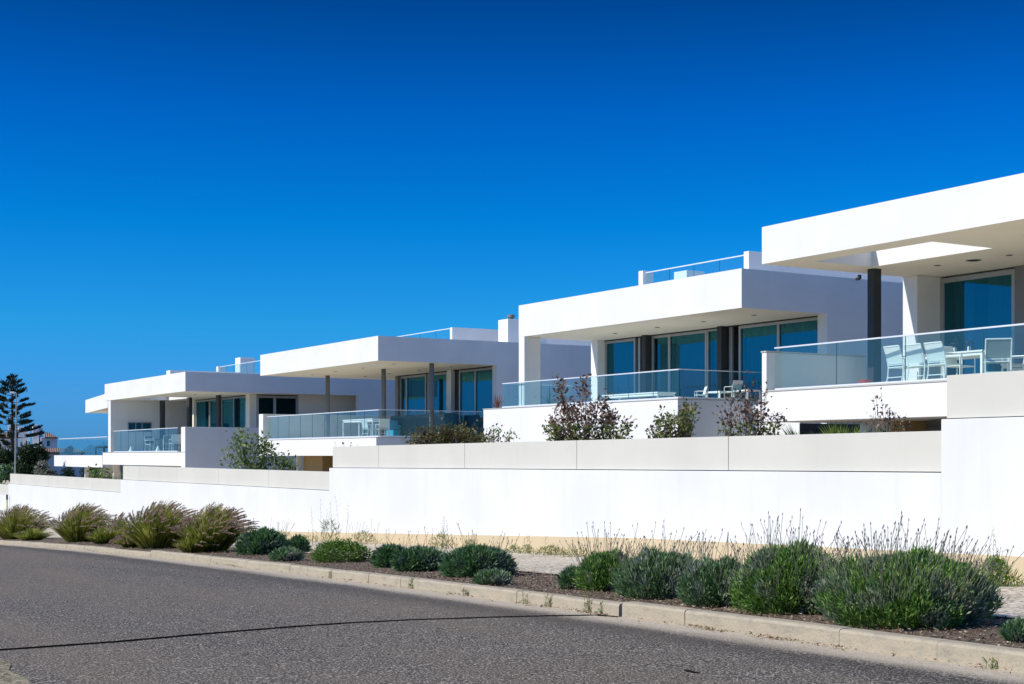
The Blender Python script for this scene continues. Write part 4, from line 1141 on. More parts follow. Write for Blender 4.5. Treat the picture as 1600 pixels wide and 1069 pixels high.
GL = 'rounded shrubs planted along the kerb'
bushes = [ # px, y offset, width px, top py, n, mat, spikes, label
 (1415, 1.10, 262, 860, 34000, 'lavg', 200, 'largest lavender bush, broad and green, nearest the camera at the right of the kerb bed'),
 (1236, 1.05, 150, 848, 24000, 'lavg', 100, 'tall dense green lavender bush left of the broadest bush'),
 (1122, 0.95, 108, 873, 16000, 'lav', 55, 'grey green lavender bush with twiggy base just right of the shadow strip on the kerb'),
 (1034, 1.05, 118, 860, 16000, 'lav', 70, 'lavender bush directly behind the dark shadow strip on the kerb'),
 (948, 1.15, 82, 862, 11000, 'lavg', 60, 'green lavender bush at the left end of the big right hand clump'),
 (895, 0.95, 36, 887, 3500, 'lav', 0, 'small blue green bush alone at the left foot of the right hand clump'),
 (748, 1.20, 104, 853, 11000, 'rosem', 26, 'wide dark green bush at the right of the middle clump by the open mulch'),
 (658, 1.20, 84, 857, 9000, 'rosem', 14, 'dark green bush in the centre of the middle clump'),
 (611, 1.25, 52, 853, 5000, 'rosem', 8, 'narrow dark bush at the left end of the middle clump'),
 (412, 1.35, 68, 829, 7000, 'rosem', 6, 'smooth round dark green bush beside the last pink grass tussock'),
 (466, 2.1, 25, 840, 1500, 'rosem', 0, 'tiny ball shaped green bush on the pavement side of the bed'),
 (448, 0.75, 44, 860, 2600, 'lav', 0, 'low blue green bush between the round dark bush and the bright leafy shrub'),
 (770, 0.55, 52, 893, 3000, 'lav', 0, 'low spreading blue green plant at the kerb in front of the wide dark bush'),
 (1592, 0.85, 44, 970, 4000, 'lav', 0, 'small blue green bush cut by the right edge of the photo'),
]
for i, (px, y, w, top, n, mat, sp, lab) in enumerate(bushes):
    Y = S.w(S.x_at(px, y), y)[1]; sc = min(2.2, max(1.0, Y/13.0))
    rr = w*Y/FL/2*(1.13 if 900 < px < 1300 else 1.02); y -= 0.10
    x = S.x_at(px, y); hh = (HOR-top)*Y/FL - lvl(x, y)
    dark = mat == 'rosem'
    o = lavender('lavender_bush' if not dark else 'round_shrub', rr, rr*0.9, hh, int(n*0.95), 100+i*7, mat, (0.03*sc, 0.075*sc), 0.0056*sc, int(sp*1.5), 0.36, 0.75 if not dark else 0.25)
    put(o, px, y, None, lab, 'shrub', GL)
# broad leafy bright shrub
def leafy(name, rx, ry, h, n, seed, mat, leaf=(0.03, 0.06), asp=0.3, nst=40, up=0.4, stemmat='greystem'):
    P, d, r_ = dome_points(n, rx, ry, h, 0.35, seed)
    D = d*0.6 + np.array([0, 0, up]) + r_.normal(size=(n, 3))*0.6; D /= np.linalg.norm(D, axis=1, keepdims=True)
    L = r_.uniform(*leaf, n)[:, None]; W = np.cross(D, r_.normal(size=(n, 3))); W /= np.linalg.norm(W, axis=1, keepdims=True)
    V, F = quads(P, D*L, W*L*asp*0.5, None, None, bend=0.08)
    root = empty(name, (0, 0, 0)); np_mesh('foliage', V, F, M[mat], root)
    m = MB()
    for i in range(nst):
        p = P[i]; m.tube([(p[0]*.15, p[1]*.15, 0), (p[0]*.5, p[1]*.5, p[2]*.6), tuple(p)], [0.008, 0.005, 0.002], 4, False)
    m.build('stems', M[stemmat], root)
    return root
Y = S.w(S.x_at(535, 1.2), 1.2)[1]
o = leafy('leafy_shrub', 94*Y/FL/2, 0.42, 0.60, 5200, 5, 'bright', (0.03, 0.075), 0.35)
put(o, 533, 1.2, 842, 'bright yellow green leafy shrub between the dark bushes in the middle left of the bed', 'shrub', 'bright leafy shrubs', h=0.60)

# fountain grass
def tussock(rx, h, nb, npl, seed, lean=0.25, lowlime=True):
    r_ = np.random.default_rng(seed); k = 7
    root = empty('fountain_grass', (0, 0, 0))
    t = np.linspace(0, 1, k)[None, :, None]
    def arcs(n, L0, L1, drp, bias):
        a = r_.uniform(0, 6.283, n); o = r_.random(n)**bias
        el = np.radians(86-50*o) ; L = r_.uniform(L0, L1, n)
        Lx = L*(rx*1.15*o + h*0.12); Lz = L*h*1.12*np.sin(el)
        b0 = np.stack([np.cos(a)*rx*0.45*o, np.sin(a)*rx*0.45*o, np.zeros(n)], 1)[:, None, :]
        return a, o, Lx, Lz, b0
    a, o_, Lx, Lz, b0 = arcs(int(nb*1.25), 0.62, 1.06, .5, .7)
    ca, sa = np.cos(a)[:, None, None], np.sin(a)[:, None, None]
    C = b0 + np.concatenate([ca*Lx[:, None, None]*t*0.75 + lean*rx*0.35*t**2, sa*Lx[:, None, None]*t*0.75, Lz[:, None, None]*(t*1.25-(.30+.28*o_[:, None, None])*t**2.2)], axis=2)
    side = np.stack([-np.sin(a), np.cos(a), 0.3*r_.normal(size=len(a))], 1)[:, None, :]
    V, F = rib(C, side*(0.0085*(1.02-t**2)))
    V[:, 2] = np.maximum(V[:, 2], 0.0)
    np_mesh('blades', V, F, M['blade'], root)
    # plumes
    a, o_, Lx, Lz, b0 = arcs(npl, 0.80, 1.0, .3, .8)
    ca, sa = np.cos(a)[:, None, None], np.sin(a)[:, None, None]
    t = np.linspace(0, 1, 9)[None, :, None]
    C = b0 + np.concatenate([ca*Lx[:, None, None]*t*0.85 + lean*rx*0.6*t**2.2, sa*Lx[:, None, None]*t*0.85, Lz[:, None, None]*(t*1.15-(.15+.30*o_[:, None, None])*t**2.5)], axis=2)
    sd = np.stack([-np.sin(a), np.cos(a), np.zeros(npl)], 1)[:, None, :]
    st = rib(C[:, :7], sd*0.003*np.ones((1, 7, 1)))
    np_mesh('plume_stalks', *st, M['blade'], root)
    tipd = C[:, -1]-C[:, -3]; tl = np.linalg.norm(tipd, axis=1, keepdims=True); tipd = tipd/tl
    hairs = 75; PL = 0.20*min(1.0, h/0.8)
    q = r_.random((npl, hairs, 1))
    base = C[:, -3][:, None, :] + tipd[:, None, :]*PL*q + np.array([0.05, 0, -0.035])*q*q
    jit = r_.normal(size=(npl, hairs, 3)); D = tipd[:, None, :]*1.0 + jit*0.22; D /= np.linalg.norm(D, axis=2, keepdims=True)
    wdt = (0.012+0.022*(1-q))
    D = D*(wdt+0.02)
    B = base.reshape(-1, 3); D = D.reshape(-1, 3); W = np.cross(D, r_.normal(size=D.shape)); W /= (np.linalg.norm(W, axis=1, keepdims=True)+1e-9)
    V, F = quads(B, D, W*0.0052, None, None)
    np_mesh('plumes', V, F, M['plume'], root)
    return root
GG = 'fountain grass tussocks along the kerb'
for i, (px, y, w, top, nb, npl, lean, lab) in enumerate([
    (330, 0.95, 92, 790, 2600, 150, 0.5, 'fountain grass tussock with plumes swept right, nearest the round dark bush'),
    (248, 0.80, 112, 787, 2800, 190, 0.35, 'dense fountain grass tussock spilling over the gap in the kerb'),
    (204, 0.45, 40, 832, 700, 80, -0.5, 'small pink plumed grass tussock drooping onto the road at the kerb gap'),
    (190, 1.2, 44, 805, 800, 36, 0.3, 'slim lime grass tuft with few plumes between two larger tussocks'),
    (126, 1.0, 84, 789, 2400, 170, 0.42, 'fountain grass tussock with swept plumes, second from the left edge'),
    (160, 0.75, 46, 822, 900, 10, 0.2, 'low lime green grass tuft in front of the second tussock'),
    (28, 1.1, 92, 790, 2400, 190, 0.22, 'fountain grass tussock at the left edge of the photo'),
    (50, 0.7, 54, 824, 900, 8, 0.2, 'low green grass tuft at the foot of the leftmost tussock'),
    (300, 0.5, 50, 832, 900, 8, 0.3, 'low lime green grass tuft between the two nearest tussocks')]):
    x = S.x_at(px, y); X, Y = S.w(x, y); zg = lvl(x, y); hh = ((HOR-top)*Y/FL - zg)*1.05
    o = tussock(w*Y/FL/2*1.08, hh, nb, int(npl*1.35), 300+i, lean); put(o, px, y, None, lab, 'grass tussock', GG)

# weeds at the wall foot and in the gutter
def weed(n, h, spread, seed, mat='weed', w=0.006, stalks=6):
    r_ = np.random.default_rng(seed)
    P = np.stack([r_.normal(0, spread*0.45, n), r_.normal(0, spread*0.3, n), np.zeros(n)], 1)
    P[:, 2] = r_.random(n)*h*0.7*np.exp(-(P[:, 0]/spread)**2)
    D = np.stack([r_.normal(0, .5, n), r_.normal(0, .5, n), r_.uniform(0.2, 1.2, n)], 1); D /= np.linalg.norm(D, axis=1, keepdims=True)
    L = r_.uniform(0.12, 0.32, n)[:, None]*h
    W = np.cross(D, r_.normal(size=(n, 3))); W /= np.linalg.norm(W, axis=1, keepdims=True)
    V, F = quads(P, D*L, W*w, None, None)
    root = empty('weed', (0, 0, 0)); np_mesh('leaves', V, F, M[mat], root)
    m = MB()
    for i in range(stalks):
        x, y = r_.normal(0, spread*.5), r_.normal(0, spread*.2); hh = h*r_.uniform(.9, 1.6); lx = r_.normal(0, .12)*hh
        m.tube([(x, y, 0), (x+lx*.4, y, hh*.5), (x+lx, y, hh)], [.0025, .002, .0012], 4, False)
        for q in range(5):
            t = .6+.4*q/5; m.tube([(x+lx*t, y, hh*t), (x+lx*t+r_.normal(0, .02), y+r_.normal(0, .02), hh*t+.03)], [.002, .003], 3, False)
    m.build('stalks', M['weed'], root)
    return root
GW = 'weeds along the foot of the boundary wall'
wl = [(1556, 4.6, 0.42, 0.22, 700, 'tall green weed clump at the foot of the wall beside the broadest lavender'),
      (1592, 4.7, 0.14, 0.30, 260, 'low weed mat at the wall foot by the right edge'),
      (862, 4.7, 0.22, 0.35, 500, 'yellow green weed patch at the wall foot behind the small lone bush'),
      (824, 4.7, 0.22, 0.16, 220, 'small upright weed at the wall foot right of the wide dark bush'),
      (803, 4.7, 0.20, 0.14, 200, 'small dark weed touching the wall foot next to the wide dark bush'),
      (690, 4.6, 0.42, 0.25, 240, 'straggly dry weed against the ochre plinth behind the middle clump'),
      (566, 4.6, 0.40, 0.35, 320, 'seeding weed against the plinth behind the bright leafy shrub'),
      (482, 4.6, 0.22, 0.4, 260, 'thin weed patch at the wall foot left of the bright leafy shrub'),
      (905, 4.7, 0.20, 0.4, 300, 'weed patch at the wall foot left of the large lavender clump'),
      (735, 4.6, 0.3, 0.2, 160, 'wispy weed against the plinth above the wide dark bush'),
      (515, 3.4, 0.75, 0.3, 220, 'tall wispy stems rising behind the bright leafy shrub'),
      (440, 4.6, 0.35, 0.3, 200, 'pale seeding weed against the plinth right of the round dark bush')]
for i, (px, y, h, sp, n, lab) in enumerate(wl):
    put(weed(n, h, sp, 500+i, 'bright' if i in (0, 4) else 'weed', 0.006, 8 if h > .3 else 3), px, y, None, lab, 'weed', GW)
GK = 'tiny weeds in the joint at the foot of the kerb'
for i, (px, h, lab) in enumerate([(642, .10, 'dark green weed sprouting at the foot of the kerb below the middle clump'), (516, .07, 'small weed at the kerb foot below the bright leafy shrub'), (919, .16, 'dry upright weed at the kerb foot left of the dark shadow strip'),
                                  (937, .07, 'low green weed at the kerb foot just left of the dark shadow strip'), (728, .06, 'tiny weed at the kerb foot below the open mulch'), (820, .08, 'pale dry weed at the kerb foot left of the leaf litter'), (857, .09, 'pale dry weed second to the left of the shadow strip'), (1553, .05, 'tiny dark weed at the kerb foot near the right edge')]):
    x = S.x_at(px, -0.02); X, Y = S.w(x, -0.02)
    o = weed(60, h, .05, 560+i, 'bright' if i in (0, 3, 7) else 'weed', 0.004, 3); o.location = (X, Y, road_z(x)); tag(o, lab, 'weed', GK)

# ---- garden shrubs behind the wall
def stemmy(name, stems, leafn, leaf, mat, stemmat, seed, asp=0.55, jit=0.05, leafmat2=None):
    """stems: list of (x0, y0, x1, y1, h) ; leaves carried along the upper part"""
    r_ = np.random.default_rng(seed); root = empty(name, (0, 0, 0)); m = MB(); C = []
    for (x0, y0, x1, y1, h, n, t0) in stems:
        pts = []; k = 7; w1, w2 = r_.normal(0, .03, 2)
        for i in range(k):
            t = i/(k-1); pts.append(Vector((x0+(x1-x0)*t**1.3+w1*math.sin(t*5), y0+(y1-y0)*t**1.3+w2*math.sin(t*6+1), h*t)))
        m.tube([tuple(p) for p in pts], [0.009*(1-.75*i/(k-1)) for i in range(k)], 4, False)
        for q in range(n):
            t = t0+(1-t0)*r_.random(); f = t*(k-1); i = min(k-2, int(f)); p = pts[i].lerp(pts[i+1], f-i)
            off = r_.normal(0, jit, 3)
            if r_.random() < .12: m.tube([tuple(p), (p.x+off[0], p.y+off[1], p.z+off[2]*.7)], [.004, .0015], 3, False)
            C.append((p.x+off[0], p.y+off[1], p.z+off[2]*.8))
    m.build('stems', M[stemmat], root)
    C = np.array(C); n = len(C)
    D = r_.normal(size=(n, 3)); D[:, 2] += .5; D /= np.linalg.norm(D, axis=1, keepdims=True)
    L = r_.uniform(*leaf, n)[:, None]; W = np.cross(D, r_.normal(size=(n, 3))); W /= np.linalg.norm(W, axis=1, keepdims=True)
    if leafmat2:
        hi = C[:, 2] > np.percentile(C[:, 2], 74)
        for sel, mm, nm in ((~hi, mat, 'foliage'), (hi, leafmat2, 'withered_foliage')):
            V, F = quads(C[sel], (D*L)[sel], (W*L*asp*.5)[sel], None, None, bend=.1); np_mesh(nm, V, F, M[mm], root)
    else:
        V, F = quads(C, D*L, W*L*asp*.5, None, None, bend=.1); np_mesh('foliage', V, F, M[mat], root)
    return root
def garden(px0, px1, base, profile, seed, label, mat='photi', n=60, leaves=26, leaf=(.05, .095), yoff=1.0, zs=-0.65, name='garden_shrub', mat2=None, jit=.055, t0=.35, stemmat='bark', group='shrubs showing above the boundary wall'):
    """profile: list of (px, top py)"""
    y = WY + yoff; pc = (px0+px1)/2; xc = S.x_at(pc, y); X, Y = S.w(xc, y)
    r_ = np.random.default_rng(seed); st = []
    ps = [p for p, _ in profile]; ts = [t for _, t in profile]
    for i in range(n):
        px = r_.uniform(px0, px1); top = np.interp(px, ps, ts) + abs(r_.normal(0, .10))*(base-np.interp(px, ps, ts))
        dy = r_.normal(0, .25)
        x1 = (px-800)/FL*Y; h = (HOR-top)*Y/FL - zs
        lx = x1-X; ly = dy
        st.append((lx*.35+r_.normal(0, .03), ly*.3, lx, ly, max(.3, h), leaves, t0))
    o = stemmy(name, st, 0, leaf, mat, stemmat, seed, jit=jit, leafmat2=mat2)
    o.location = (X, Y, zs); tag(o, label, 'shrub', group)
    return o
garden(852, 990, 688, [(852,668),(866,648),(872,582),(880,578),(888,640),(898,640),(905,582),(912,578),(918,632),(935,612),(942,606),(948,640),(965,640),(980,660),(990,655)], 11,
       'large red tinged shrub with two tall withered shoots in front of the second villa', n=64, leaves=66, mat2='photid', leaf=(.05, .10), t0=.25)
garden(1018, 1088, 683, [(1018,676),(1035,640),(1050,650),(1062,640),(1078,628),(1088,640)], 12, 'medium reddish green shrub at the corner of the white planter terrace', n=44, leaves=60, leaf=(.045, .09), t0=.25)
garden(1130, 1222, 680, [(1130,660),(1140,625),(1152,600),(1160,585),(1168,600),(1180,640),(1190,640),(1198,600),(1205,640),(1222,645)], 13,
       'tall thin brown leaved shrub in front of the white end pillar of the nearest terrace', n=36, leaves=46, mat2='photid', leaf=(.045, .085), t0=.25)
garden(1356, 1412, 673, [(1356,640),(1365,650),(1377,612),(1386,612),(1394,640),(1400,650),(1412,655)], 14, 'sparse twiggy shrub with few brown leaves below the right terrace', n=18, leaves=24, leaf=(.04, .075), jit=.04, mat2='photid')
garden(342, 466, 733, [(342,715),(352,700),(368,672),(380,668),(392,680),(402,672),(412,682),(425,700),(440,708),(466,724)], 15, 'loose bright green shrub beside the shaded parapet of the fourth villa', mat='olive', n=46, leaves=34, leaf=(.08, .16), zs=-1.25, yoff=1.6, jit=.12)
garden(632, 762, 693, [(632,688),(650,676),(670,672),(690,668),(700,666),(720,668),(740,668),(755,680),(762,684)], 16, 'dense low brown green hedge in front of the third villa side glass', mat='hedge', n=90, leaves=60, leaf=(.05, .085), yoff=1.4, jit=.09)
garden(745, 804, 690, [(745,688),(768,672),(780,664),(790,674),(804,672)], 17, 'thin sparse shrub against the white planter terrace', mat='photi', n=26, leaves=26, leaf=(.045, .08), jit=.05)
garden(520, 560, 697, [(520,690),(530,688),(545,694),(560,695)], 18, 'small sprig showing over the wall below the third villa terrace', mat='photid', n=8, leaves=3, leaf=(.05, .12), jit=.03)
garden(142, 176, 747, [(142,738),(150,735),(160,737),(176,742)], 19, 'low green plant above the far wall beside the slatted gate', mat='olive', n=26, leaves=24, leaf=(.1, .2), zs=-1.9, yoff=2.5, jit=.15)

def rosette(name, n, L, w, mat, seed, label, X, Y, z, cat='plant', group=None, droop=0.3):
    r_ = np.random.default_rng(seed); root = empty(name, (X, Y, z)); tag(root, label, cat, group)
    a = r_.uniform(0, 6.283, n); el = r_.uniform(.25, 1.45, n); k = 6; t = np.linspace(0, 1, k)[None, :, None]
    d = np.stack([np.cos(a)*np.cos(el), np.sin(a)*np.cos(el), np.sin(el)], 1)
    C = d[:, None, :]*t*(L*r_.uniform(.7, 1.05, n))[:, None, None] - np.array([0, 0, droop*L])*t**2.5*np.cos(el)[:, None, None]
    sd = np.stack([-np.sin(a), np.cos(a), np.zeros(n)], 1)[:, None, :]
    V, F = rib(C, sd*(w*(1.05-t)*(0.5+t*1.2)))
    V[:, 2] += .03
    np_mesh('leaves', V, F, M[mat], root)
    m = MB(); m.lathe(0, 0, [(w*1.6, -.02), (w*2.2, .04), (w*.8, .10)], 10); m.build('stem_base', M['bark'], root)
for px, y, mat, L, lab in ((777, 0.30, 'redagave', .62, 'reddish spiky agave on the left end of the second villa terrace'),
                       (825, 0.45, 'agave', .80, 'blue grey spiky agave beside the corner pier of the second villa'),
                       (859, 0.5, 'agave', .62, 'smaller grey spiky agave right of the corner pier behind the tall withered shoots')):
    x = F2.x_at(px, y); X, Y = F2.w(x, y)
    rosette('agave', 34, L, .022, mat, int(px), lab, X, Y, F2.zb+D2['zp'], 'plant', 'agaves on the second terrace', .1)
# fan palms beneath the nearest terrace
def fanpalm(px, yoff, zs, label, seed):
    y = WY+yoff; x = S.x_at(px, y); X, Y = S.w(x, y); r_ = np.random.default_rng(seed)
    root = empty('dwarf_palm', (X, Y, zs)); tag(root, label, 'palm', 'dwarf palms under the nearest terrace')
    parts = []
    for i in range(13):
        a = r_.uniform(0, 6.283); e = r_.uniform(.0, 1.2)
        d = np.array([math.cos(a)*math.cos(e), math.sin(a)*math.cos(e), math.sin(e)])
        c = np.array([0, 0, .45]) + d*np.array([.42, .42, .34]); side = np.array([-math.sin(a), math.cos(a), 0])
        n = 20; f = np.linspace(-1.25, 1.25, n); dd = d + np.array([0, 0, .25])
        D = dd[None]*np.cos(f)[:, None]+side[None]*np.sin(f)[:, None]; D *= .40*r_.uniform(.85, 1.1, n)[:, None]
        nn = np.cross(dd, side); W = np.cross(D, nn[None]+r_.normal(0, .3, (n, 3))); W /= np.linalg.norm(W, axis=1, keepdims=True)
        parts.append(quads(np.repeat(c[None], n, 0), D, W*.014, None, None))
    V, F = join(parts); np_mesh('fronds', V, F, M['palm'], root)
    m = MB(); m.tube([(0, 0, 0), (0.02, 0, .3), (0, 0, .5)], [.12, .10, .07], 8); m.build('trunk', M['bark'], root)
fanpalm(1268, 3.6, -0.60, 'dwarf fan palm under the left part of the nearest terrace slab', 3)
fanpalm(1312, 3.9, -0.62, 'dwarf fan palm under the nearest terrace slab, right one of the two', 4)

# ---------------------------------------------------------------- far left: trees, lamp, houses
def at(px, Y): return (px-800)/FL*Y
def araucaria(px, Y, topy, basez):
    X = at(px, Y); H = (HOR-topy)*Y/FL - basez
    root = empty('norfolk_pine', (X, Y, basez)); tag(root, 'tall tiered norfolk pine against the sky at the left edge', 'tree')
    m = MB(); m.tube([(0, 0, 0), (.05, 0, H*.5), (0, 0, H)], [.28, .17, .03], 8); m.build('trunk', M['bark'], root)
    r_ = np.random.default_rng(5); br = MB(); C = []; Dd = []
    tiers = 14
    for i in range(tiers):
        t = i/(tiers-1); z = H*(.28+.70*t); Lm = (3.1*(1-t)**.62+.35)*(0.9+.2*r_.random()); nb = 7
        ph = r_.uniform(0, 6.28)
        for b in range(nb):
            a = ph+b*6.283/nb+r_.normal(0, .12); L = Lm*r_.uniform(.7, 1.08)
            if r_.random() < .08: continue
            up = .10+.25*t+r_.normal(0, .05)
            z = H*(.28+.70*t)+r_.normal(0, .12); P = [(math.cos(a)*L*q, math.sin(a)*L*q, z+L*(-.10*q+up*q*q)) for q in (0, .35, .7, 1)]
            br.tube(P, [.05, .035, .02, .01], 4, False)
            k = int(95*L)
            for q in range(k):
                s = r_.uniform(.45, 1.0)
                w = .34*s*(1.15-s)*2.2*min(1, L/1.5)
                lat = r_.normal(0, .38)*w
                bx, by, bz = math.cos(a)*L*s - math.sin(a)*lat, math.sin(a)*L*s + math.cos(a)*lat, z+L*(-.10*s+up*s*s)
                C.append((bx, by, bz+r_.random()*.05)); Dd.append((math.cos(a)*.35+r_.normal(0, .25), math.sin(a)*.35+r_.normal(0, .25), r_.uniform(.3, 1.0)))
    for q in range(500):
        t = r_.random(); C.append((r_.normal(0, .45*(1-t)+.1), r_.normal(0, .45*(1-t)+.1), H*(.88+.12*t))); Dd.append((r_.normal(0, .3), r_.normal(0, .3), .8))
    br.build('branches', M['bark'], root)
    C = np.array(C); D = np.array(Dd); D /= np.linalg.norm(D, axis=1, keepdims=True); D *= r_.uniform(.18, .36, len(C))[:, None]
    W = perp(D); V, F = quads(C, D, W*.035, None, None); np_mesh('crown', V, F, M['araucaria'], root)
araucaria(18.5, 120, 588, -5.0)
def clumptree(px, Y, topy, width_px, basez, label, mat='treeleaf', n=9000, leaf=(.25, .5), seed=1, name='tree', trunk_h=.35, clumps=16, cat='tree', group='trees and bushes at the far left'):
    X = at(px, Y); H = (HOR-topy)*Y/FL - basez; w = width_px*Y/FL/2
    root = empty(name, (X, Y, basez)); tag(root, label, cat, group)
    r_ = np.random.default_rng(seed); m = MB(); m.tube([(0, 0, 0), (.1, 0, H*.4), (0, 0, H*.75)], [.05*H*.5, .03*H*.5, .01*H], 7)
    P = []
    for c in range(clumps):
        a = r_.uniform(0, 6.28); q = r_.random()**.6; zc = H*(trunk_h+(1-trunk_h)*r_.uniform(.1, .86)); f = 1-.45*((zc/H-trunk_h)/(1-trunk_h))
        cx, cy = math.cos(a)*w*q*f*.75, math.sin(a)*w*q*f*.75; r0 = w*r_.uniform(.22, .40)
        m.tube([(0, 0, H*.3), (cx*.6, cy*.6, zc*.85), (cx, cy, zc)], [.03, .025, .01], 4, False)
        k = n//clumps; d = r_.normal(size=(k, 3)); d /= np.linalg.norm(d, axis=1, keepdims=True); d *= (r_.random(k)**.4)[:, None]
        P.append(np.array([cx, cy, zc])+d*np.array([r0, r0, min(r0, H*.2)]))
    m.build('trunk', M['bark'], root)
    P = np.concatenate(P); k = len(P); D = r_.normal(size=(k, 3)); D /= np.linalg.norm(D, axis=1, keepdims=True); D *= r_.uniform(*leaf, k)[:, None]
    V, F = quads(P, D, perp(D)*(.13*np.linalg.norm(D, axis=1, keepdims=True)), None, None, bend=.1); np_mesh('crown', V, F, M[mat], root)
clumptree(5, 105, 688, 70, -6, 'dark leafy tree at the left edge below the norfolk pine', seed=21, trunk_h=.1, n=14000, clumps=24)
clumptree(46, 100, 681, 78, -6, 'dark bushy tree in front of the tiled roof house', seed=22, trunk_h=.1, n=16000, clumps=26)
clumptree(0, 84, 712, 60, -5, 'low dark green bush right at the left edge behind the far wall', seed=23, mat='rosem', trunk_h=.02, n=6000, leaf=(.15, .3), name='bush', cat='bush')
clumptree(66, 92, 708, 60, -5, 'pale blossomed bush behind the far end of the wall', mat='blossom', seed=24, trunk_h=.02, n=8000, leaf=(.12, .28), name='bush', cat='bush')
clumptree(110, 112, 716, 70, -5, 'dark shrub showing under the farthest terrace slab', seed=25, trunk_h=.02, n=7000, leaf=(.12, .3), name='bush', cat='bush')
clumptree(108, 120, 683, 16, -5, 'narrow dark tree seen through the farthest glass guard', seed=26, trunk_h=.3, n=3500, leaf=(.15, .3))
clumptree(140, 124, 704, 50, -5, 'low dark bush behind the farthest glass guard', seed=27, trunk_h=.1, n=4000, leaf=(.15, .3), name='bush', cat='bush')
# street lamp
def lamp():
    Y = 80; X = at(21.6, Y); X2 = at(25.7, Y); z0 = -4.0; z1 = (HOR-617)*Y/FL
    t = empty('street_lamp', (X, Y, z0)); tag(t, 'thin pale street lamp in front of the norfolk pine', 'street lamp')
    m = MB(); m.tube([(0, 0, 0), ((X2-X)*.5, 0, (z1-z0)*.5), (X2-X, 0, z1-z0)], [.06, .045, .032], 10); m.build('pole', M['frame'], t)
    m = MB(); m.tube([(X2-X, 0, z1-z0), (X2-X-.03, 0, z1-z0+.10), (X2-X-.12, 0, z1-z0+.14)], .03, 6); m.build('arm', M['rail'], t)
    m = MB(); m.box(X2-X-.34, X2-X-.10, -.1, .1, z1-z0+.09, z1-z0+.17); h = m.build('lamp_head', M['rail'], t, bevel=.02)
    m = MB(); m.box(X2-X-.32, X2-X-.14, -.07, .07, z1-z0+.075, z1-z0+.088); m.build('lens', M['lamp'], h)
lamp()
# yellow hydrant marker post at the wall end
x = S.x_at(11, WY-0.12); X, Y = S.w(x, WY-0.12)
t = empty('marker_post', (X, Y, ground_u(-x)+0.1)); tag(t, 'thin yellow green marker post against the far end of the white wall', 'post')
zt_ = (HOR-773)*Y/FL - ground_u(-x)-0.1
m = MB(); m.cyl(0, 0, 0, zt_, .035, 10); m.build('pole', plain('yellow_green', (0.45, 0.5, 0.05), .5), t)
m = MB(); m.lathe(0, 0, [(.05, zt_-.25), (.05, zt_-.02), (.03, zt_+.01)], 10); m.build('cap', M['darkframe'], t)
# far houses
def mk_tiles():
    m, nt, out = newmat('roof_tiles'); k = N(nt); v = k.obj()
    wv = k.n('ShaderNodeTexWave'); wv.inputs['Scale'].default_value = 1.6; wv.bands_direction = 'X'; k.l(v, wv.inputs['Vector'])
    c = k.mix(wv.outputs['Fac'], (0.13, 0.075, 0.055), (0.36, 0.24, 0.17)); c = k.mix(k.ramp(k.noise(v, 2, 4), [(.4, 0), (.7, .5)]), c, (0.30, 0.2, 0.15))
    k.bsdf(out, c, .85, normal=k.bump(wv.outputs['Fac'], .8, .05)); return m
M['tiles'] = mk_tiles()
def far_house(px, Y, label, blocks, tiles=(), wins=()):
    """blocks in photo pixel units relative to distance Y: (px0,px1,py_top,depth offset, depth)"""
    X = at(px, Y); zb = -6.0; root = empty('house', (X, Y, zb), R(19)); tag(root, label, 'house', 'older houses in the far distance')
    for (a, b, top, dy, dep) in blocks:
        m = MB(); y = Y+dy; m.box(at(a, y)-X, at(b, y)-X, dy, dy+dep, 0, (HOR-top)*y/FL-zb); m.build('wall', M['white'], root, bevel=.03)
    for (a, b, t0, t1, dy, dep) in tiles:
        y = Y+dy; z0, z1 = (HOR-t1)*y/FL-zb, (HOR-t0)*y/FL-zb; xa, xb = at(a, y)-X, at(b, y)-X
        m = MB(); m.poly([(xa, dy-.3, z0), (xb, dy-.3, z0), (xb-.8, dy+dep, z1), (xa, dy+dep, z1)]); m.poly([(xa, dy-.3, z0-.15), (xb, dy-.3, z0-.15), (xb, dy-.3, z0), (xa, dy-.3, z0)])
        m.poly([(xb, dy-.3, z0), (xb, dy+2*dep, z0), (xb-.8, dy+dep, z1)])
        m.build('roof', M['tiles'], root)
    for (a, b, t0, t1, dy) in wins:
        y = Y+dy; f = MB(); f.box(at(a, y)-X, at(b, y)-X, dy-.06, dy-.01, (HOR-t1)*y/FL-zb, (HOR-t0)*y/FL-zb); w = f.build('window', M['darkframe'], root)
        p = MB(); p.box(at(a+.6, y)-X, at(b-.6, y)-X, dy-.08, dy-.065, (HOR-t1+.6)*y/FL-zb, (HOR-t0-.6)*y/FL-zb); p.build('pane', M['pane'], w)
far_house(66, 150, 'far white house with tower block and terracotta lean to roof, left of the terrace',
          [(46, 62, 667.5, 3, 7), (62, 71, 664, 2, 5), (71, 84, 668, 3.5, 6), (64, 88.5, 683, 0, 7)], [(69.5, 89, 675.5, 683, 0, 2.2)], [(73, 77, 689, 697, 0)])
far_house(20, 160, 'far low white house behind the norfolk pine at the left edge',
          [(-30, 24, 682, 0, 6), (20, 48, 672.5, 2, 7), (27, 43, 664.5, 3, 3)], [(-30, 26, 676, 683, 0, 2.5)], [(30, 34, 677, 682, 2)])
far_house(82, 128, 'far low building with a terracotta roof edge just above the farthest terrace slab',
          [(62, 128, 706, 0, 6)], [(60, 130, 700, 706.5, 0, 2.5)])

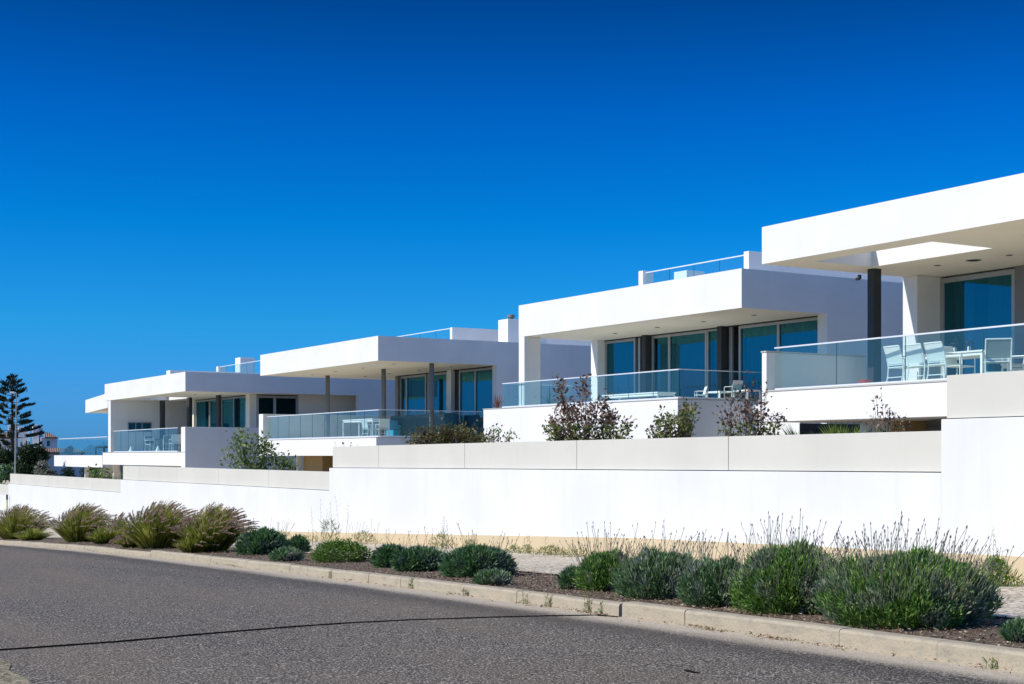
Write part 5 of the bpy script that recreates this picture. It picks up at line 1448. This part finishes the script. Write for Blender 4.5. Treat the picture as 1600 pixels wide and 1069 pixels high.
# ---------------------------------------------------------------- sky, sun, camera
th = R(13.0); el = R(40.0)
u = (-math.sin(R(31.3)), math.cos(R(31.3))); v = (math.cos(R(31.3)), math.sin(R(31.3)))
sx = -v[0]*math.cos(th)+u[0]*math.sin(th); sy = -v[1]*math.cos(th)+u[1]*math.sin(th)
sd = Vector((sx*math.cos(el), sy*math.cos(el), math.sin(el)))
L = bpy.data.lights.new('sun', 'SUN'); L.energy = 3.7; L.angle = R(0.53); L.color = (1.0, 0.945, 0.865)
so = bpy.data.objects.new('sun', L); COL.objects.link(so); so.rotation_euler = (-sd).to_track_quat('-Z', 'Y').to_euler(); so.location = (0, 0, 30)
w = bpy.data.worlds.new('World'); scene.world = w; w.use_nodes = True; nt = w.node_tree; k = N(nt)
bg = nt.nodes['Background']
sky = k.n('ShaderNodeTexSky'); sky.sky_type = 'NISHITA'; sky.sun_disc = False
sky.sun_elevation = el; sky.sun_rotation = math.atan2(sd.x, sd.y); sky.air_density = 1.0; sky.dust_density = 0.3; sky.ozone_density = 3.0
gm_ = k.n('ShaderNodeGamma'); gm_.inputs['Gamma'].default_value = 1.0; k.l(sky.outputs[0], gm_.inputs[0])
zc = k.sep(k.n('ShaderNodeTexCoord').outputs['Generated'])[2]
SKYR = [(0.0, (0.09, 0.345, 0.98)), (0.04, (0.085, 0.375, 0.96)), (0.09, (0.04, 0.43, 0.87)), (0.16, (0.002, 0.37, 0.825)), (0.23, (0.0, 0.27, 0.74)), (0.31, (0.0, 0.155, 0.44)), (0.5, (0.34, 0.635, 0.88)), (1.0, (0.56, 0.79, 0.98))]
tint = k.ramp(zc, SKYR)
k.l(k.mix(1.0, gm_.outputs[0], tint, 'MULTIPLY'), bg.inputs[0]); bg.inputs[1].default_value = 0.13
cam = bpy.data.cameras.new('camera'); co = bpy.data.objects.new('camera', cam); COL.objects.link(co)
cam.sensor_width = 36; cam.lens = FL/1600*36; cam.shift_y = (HOR-534.5)/1600; cam.clip_start = 0.1; cam.clip_end = 8000
co.location = (0, 0, 0); co.rotation_euler = (R(90), 0, 0); scene.camera = co
vs = scene.view_settings; vs.view_transform = 'Standard'; vs.look = 'None'; vs.exposure = 0.24; vs.gamma = 1; vs.use_curve_mapping = False
scene.cycles.max_bounces = 8; scene.cycles.transparent_max_bounces = 16; scene.cycles.diffuse_bounces = 6
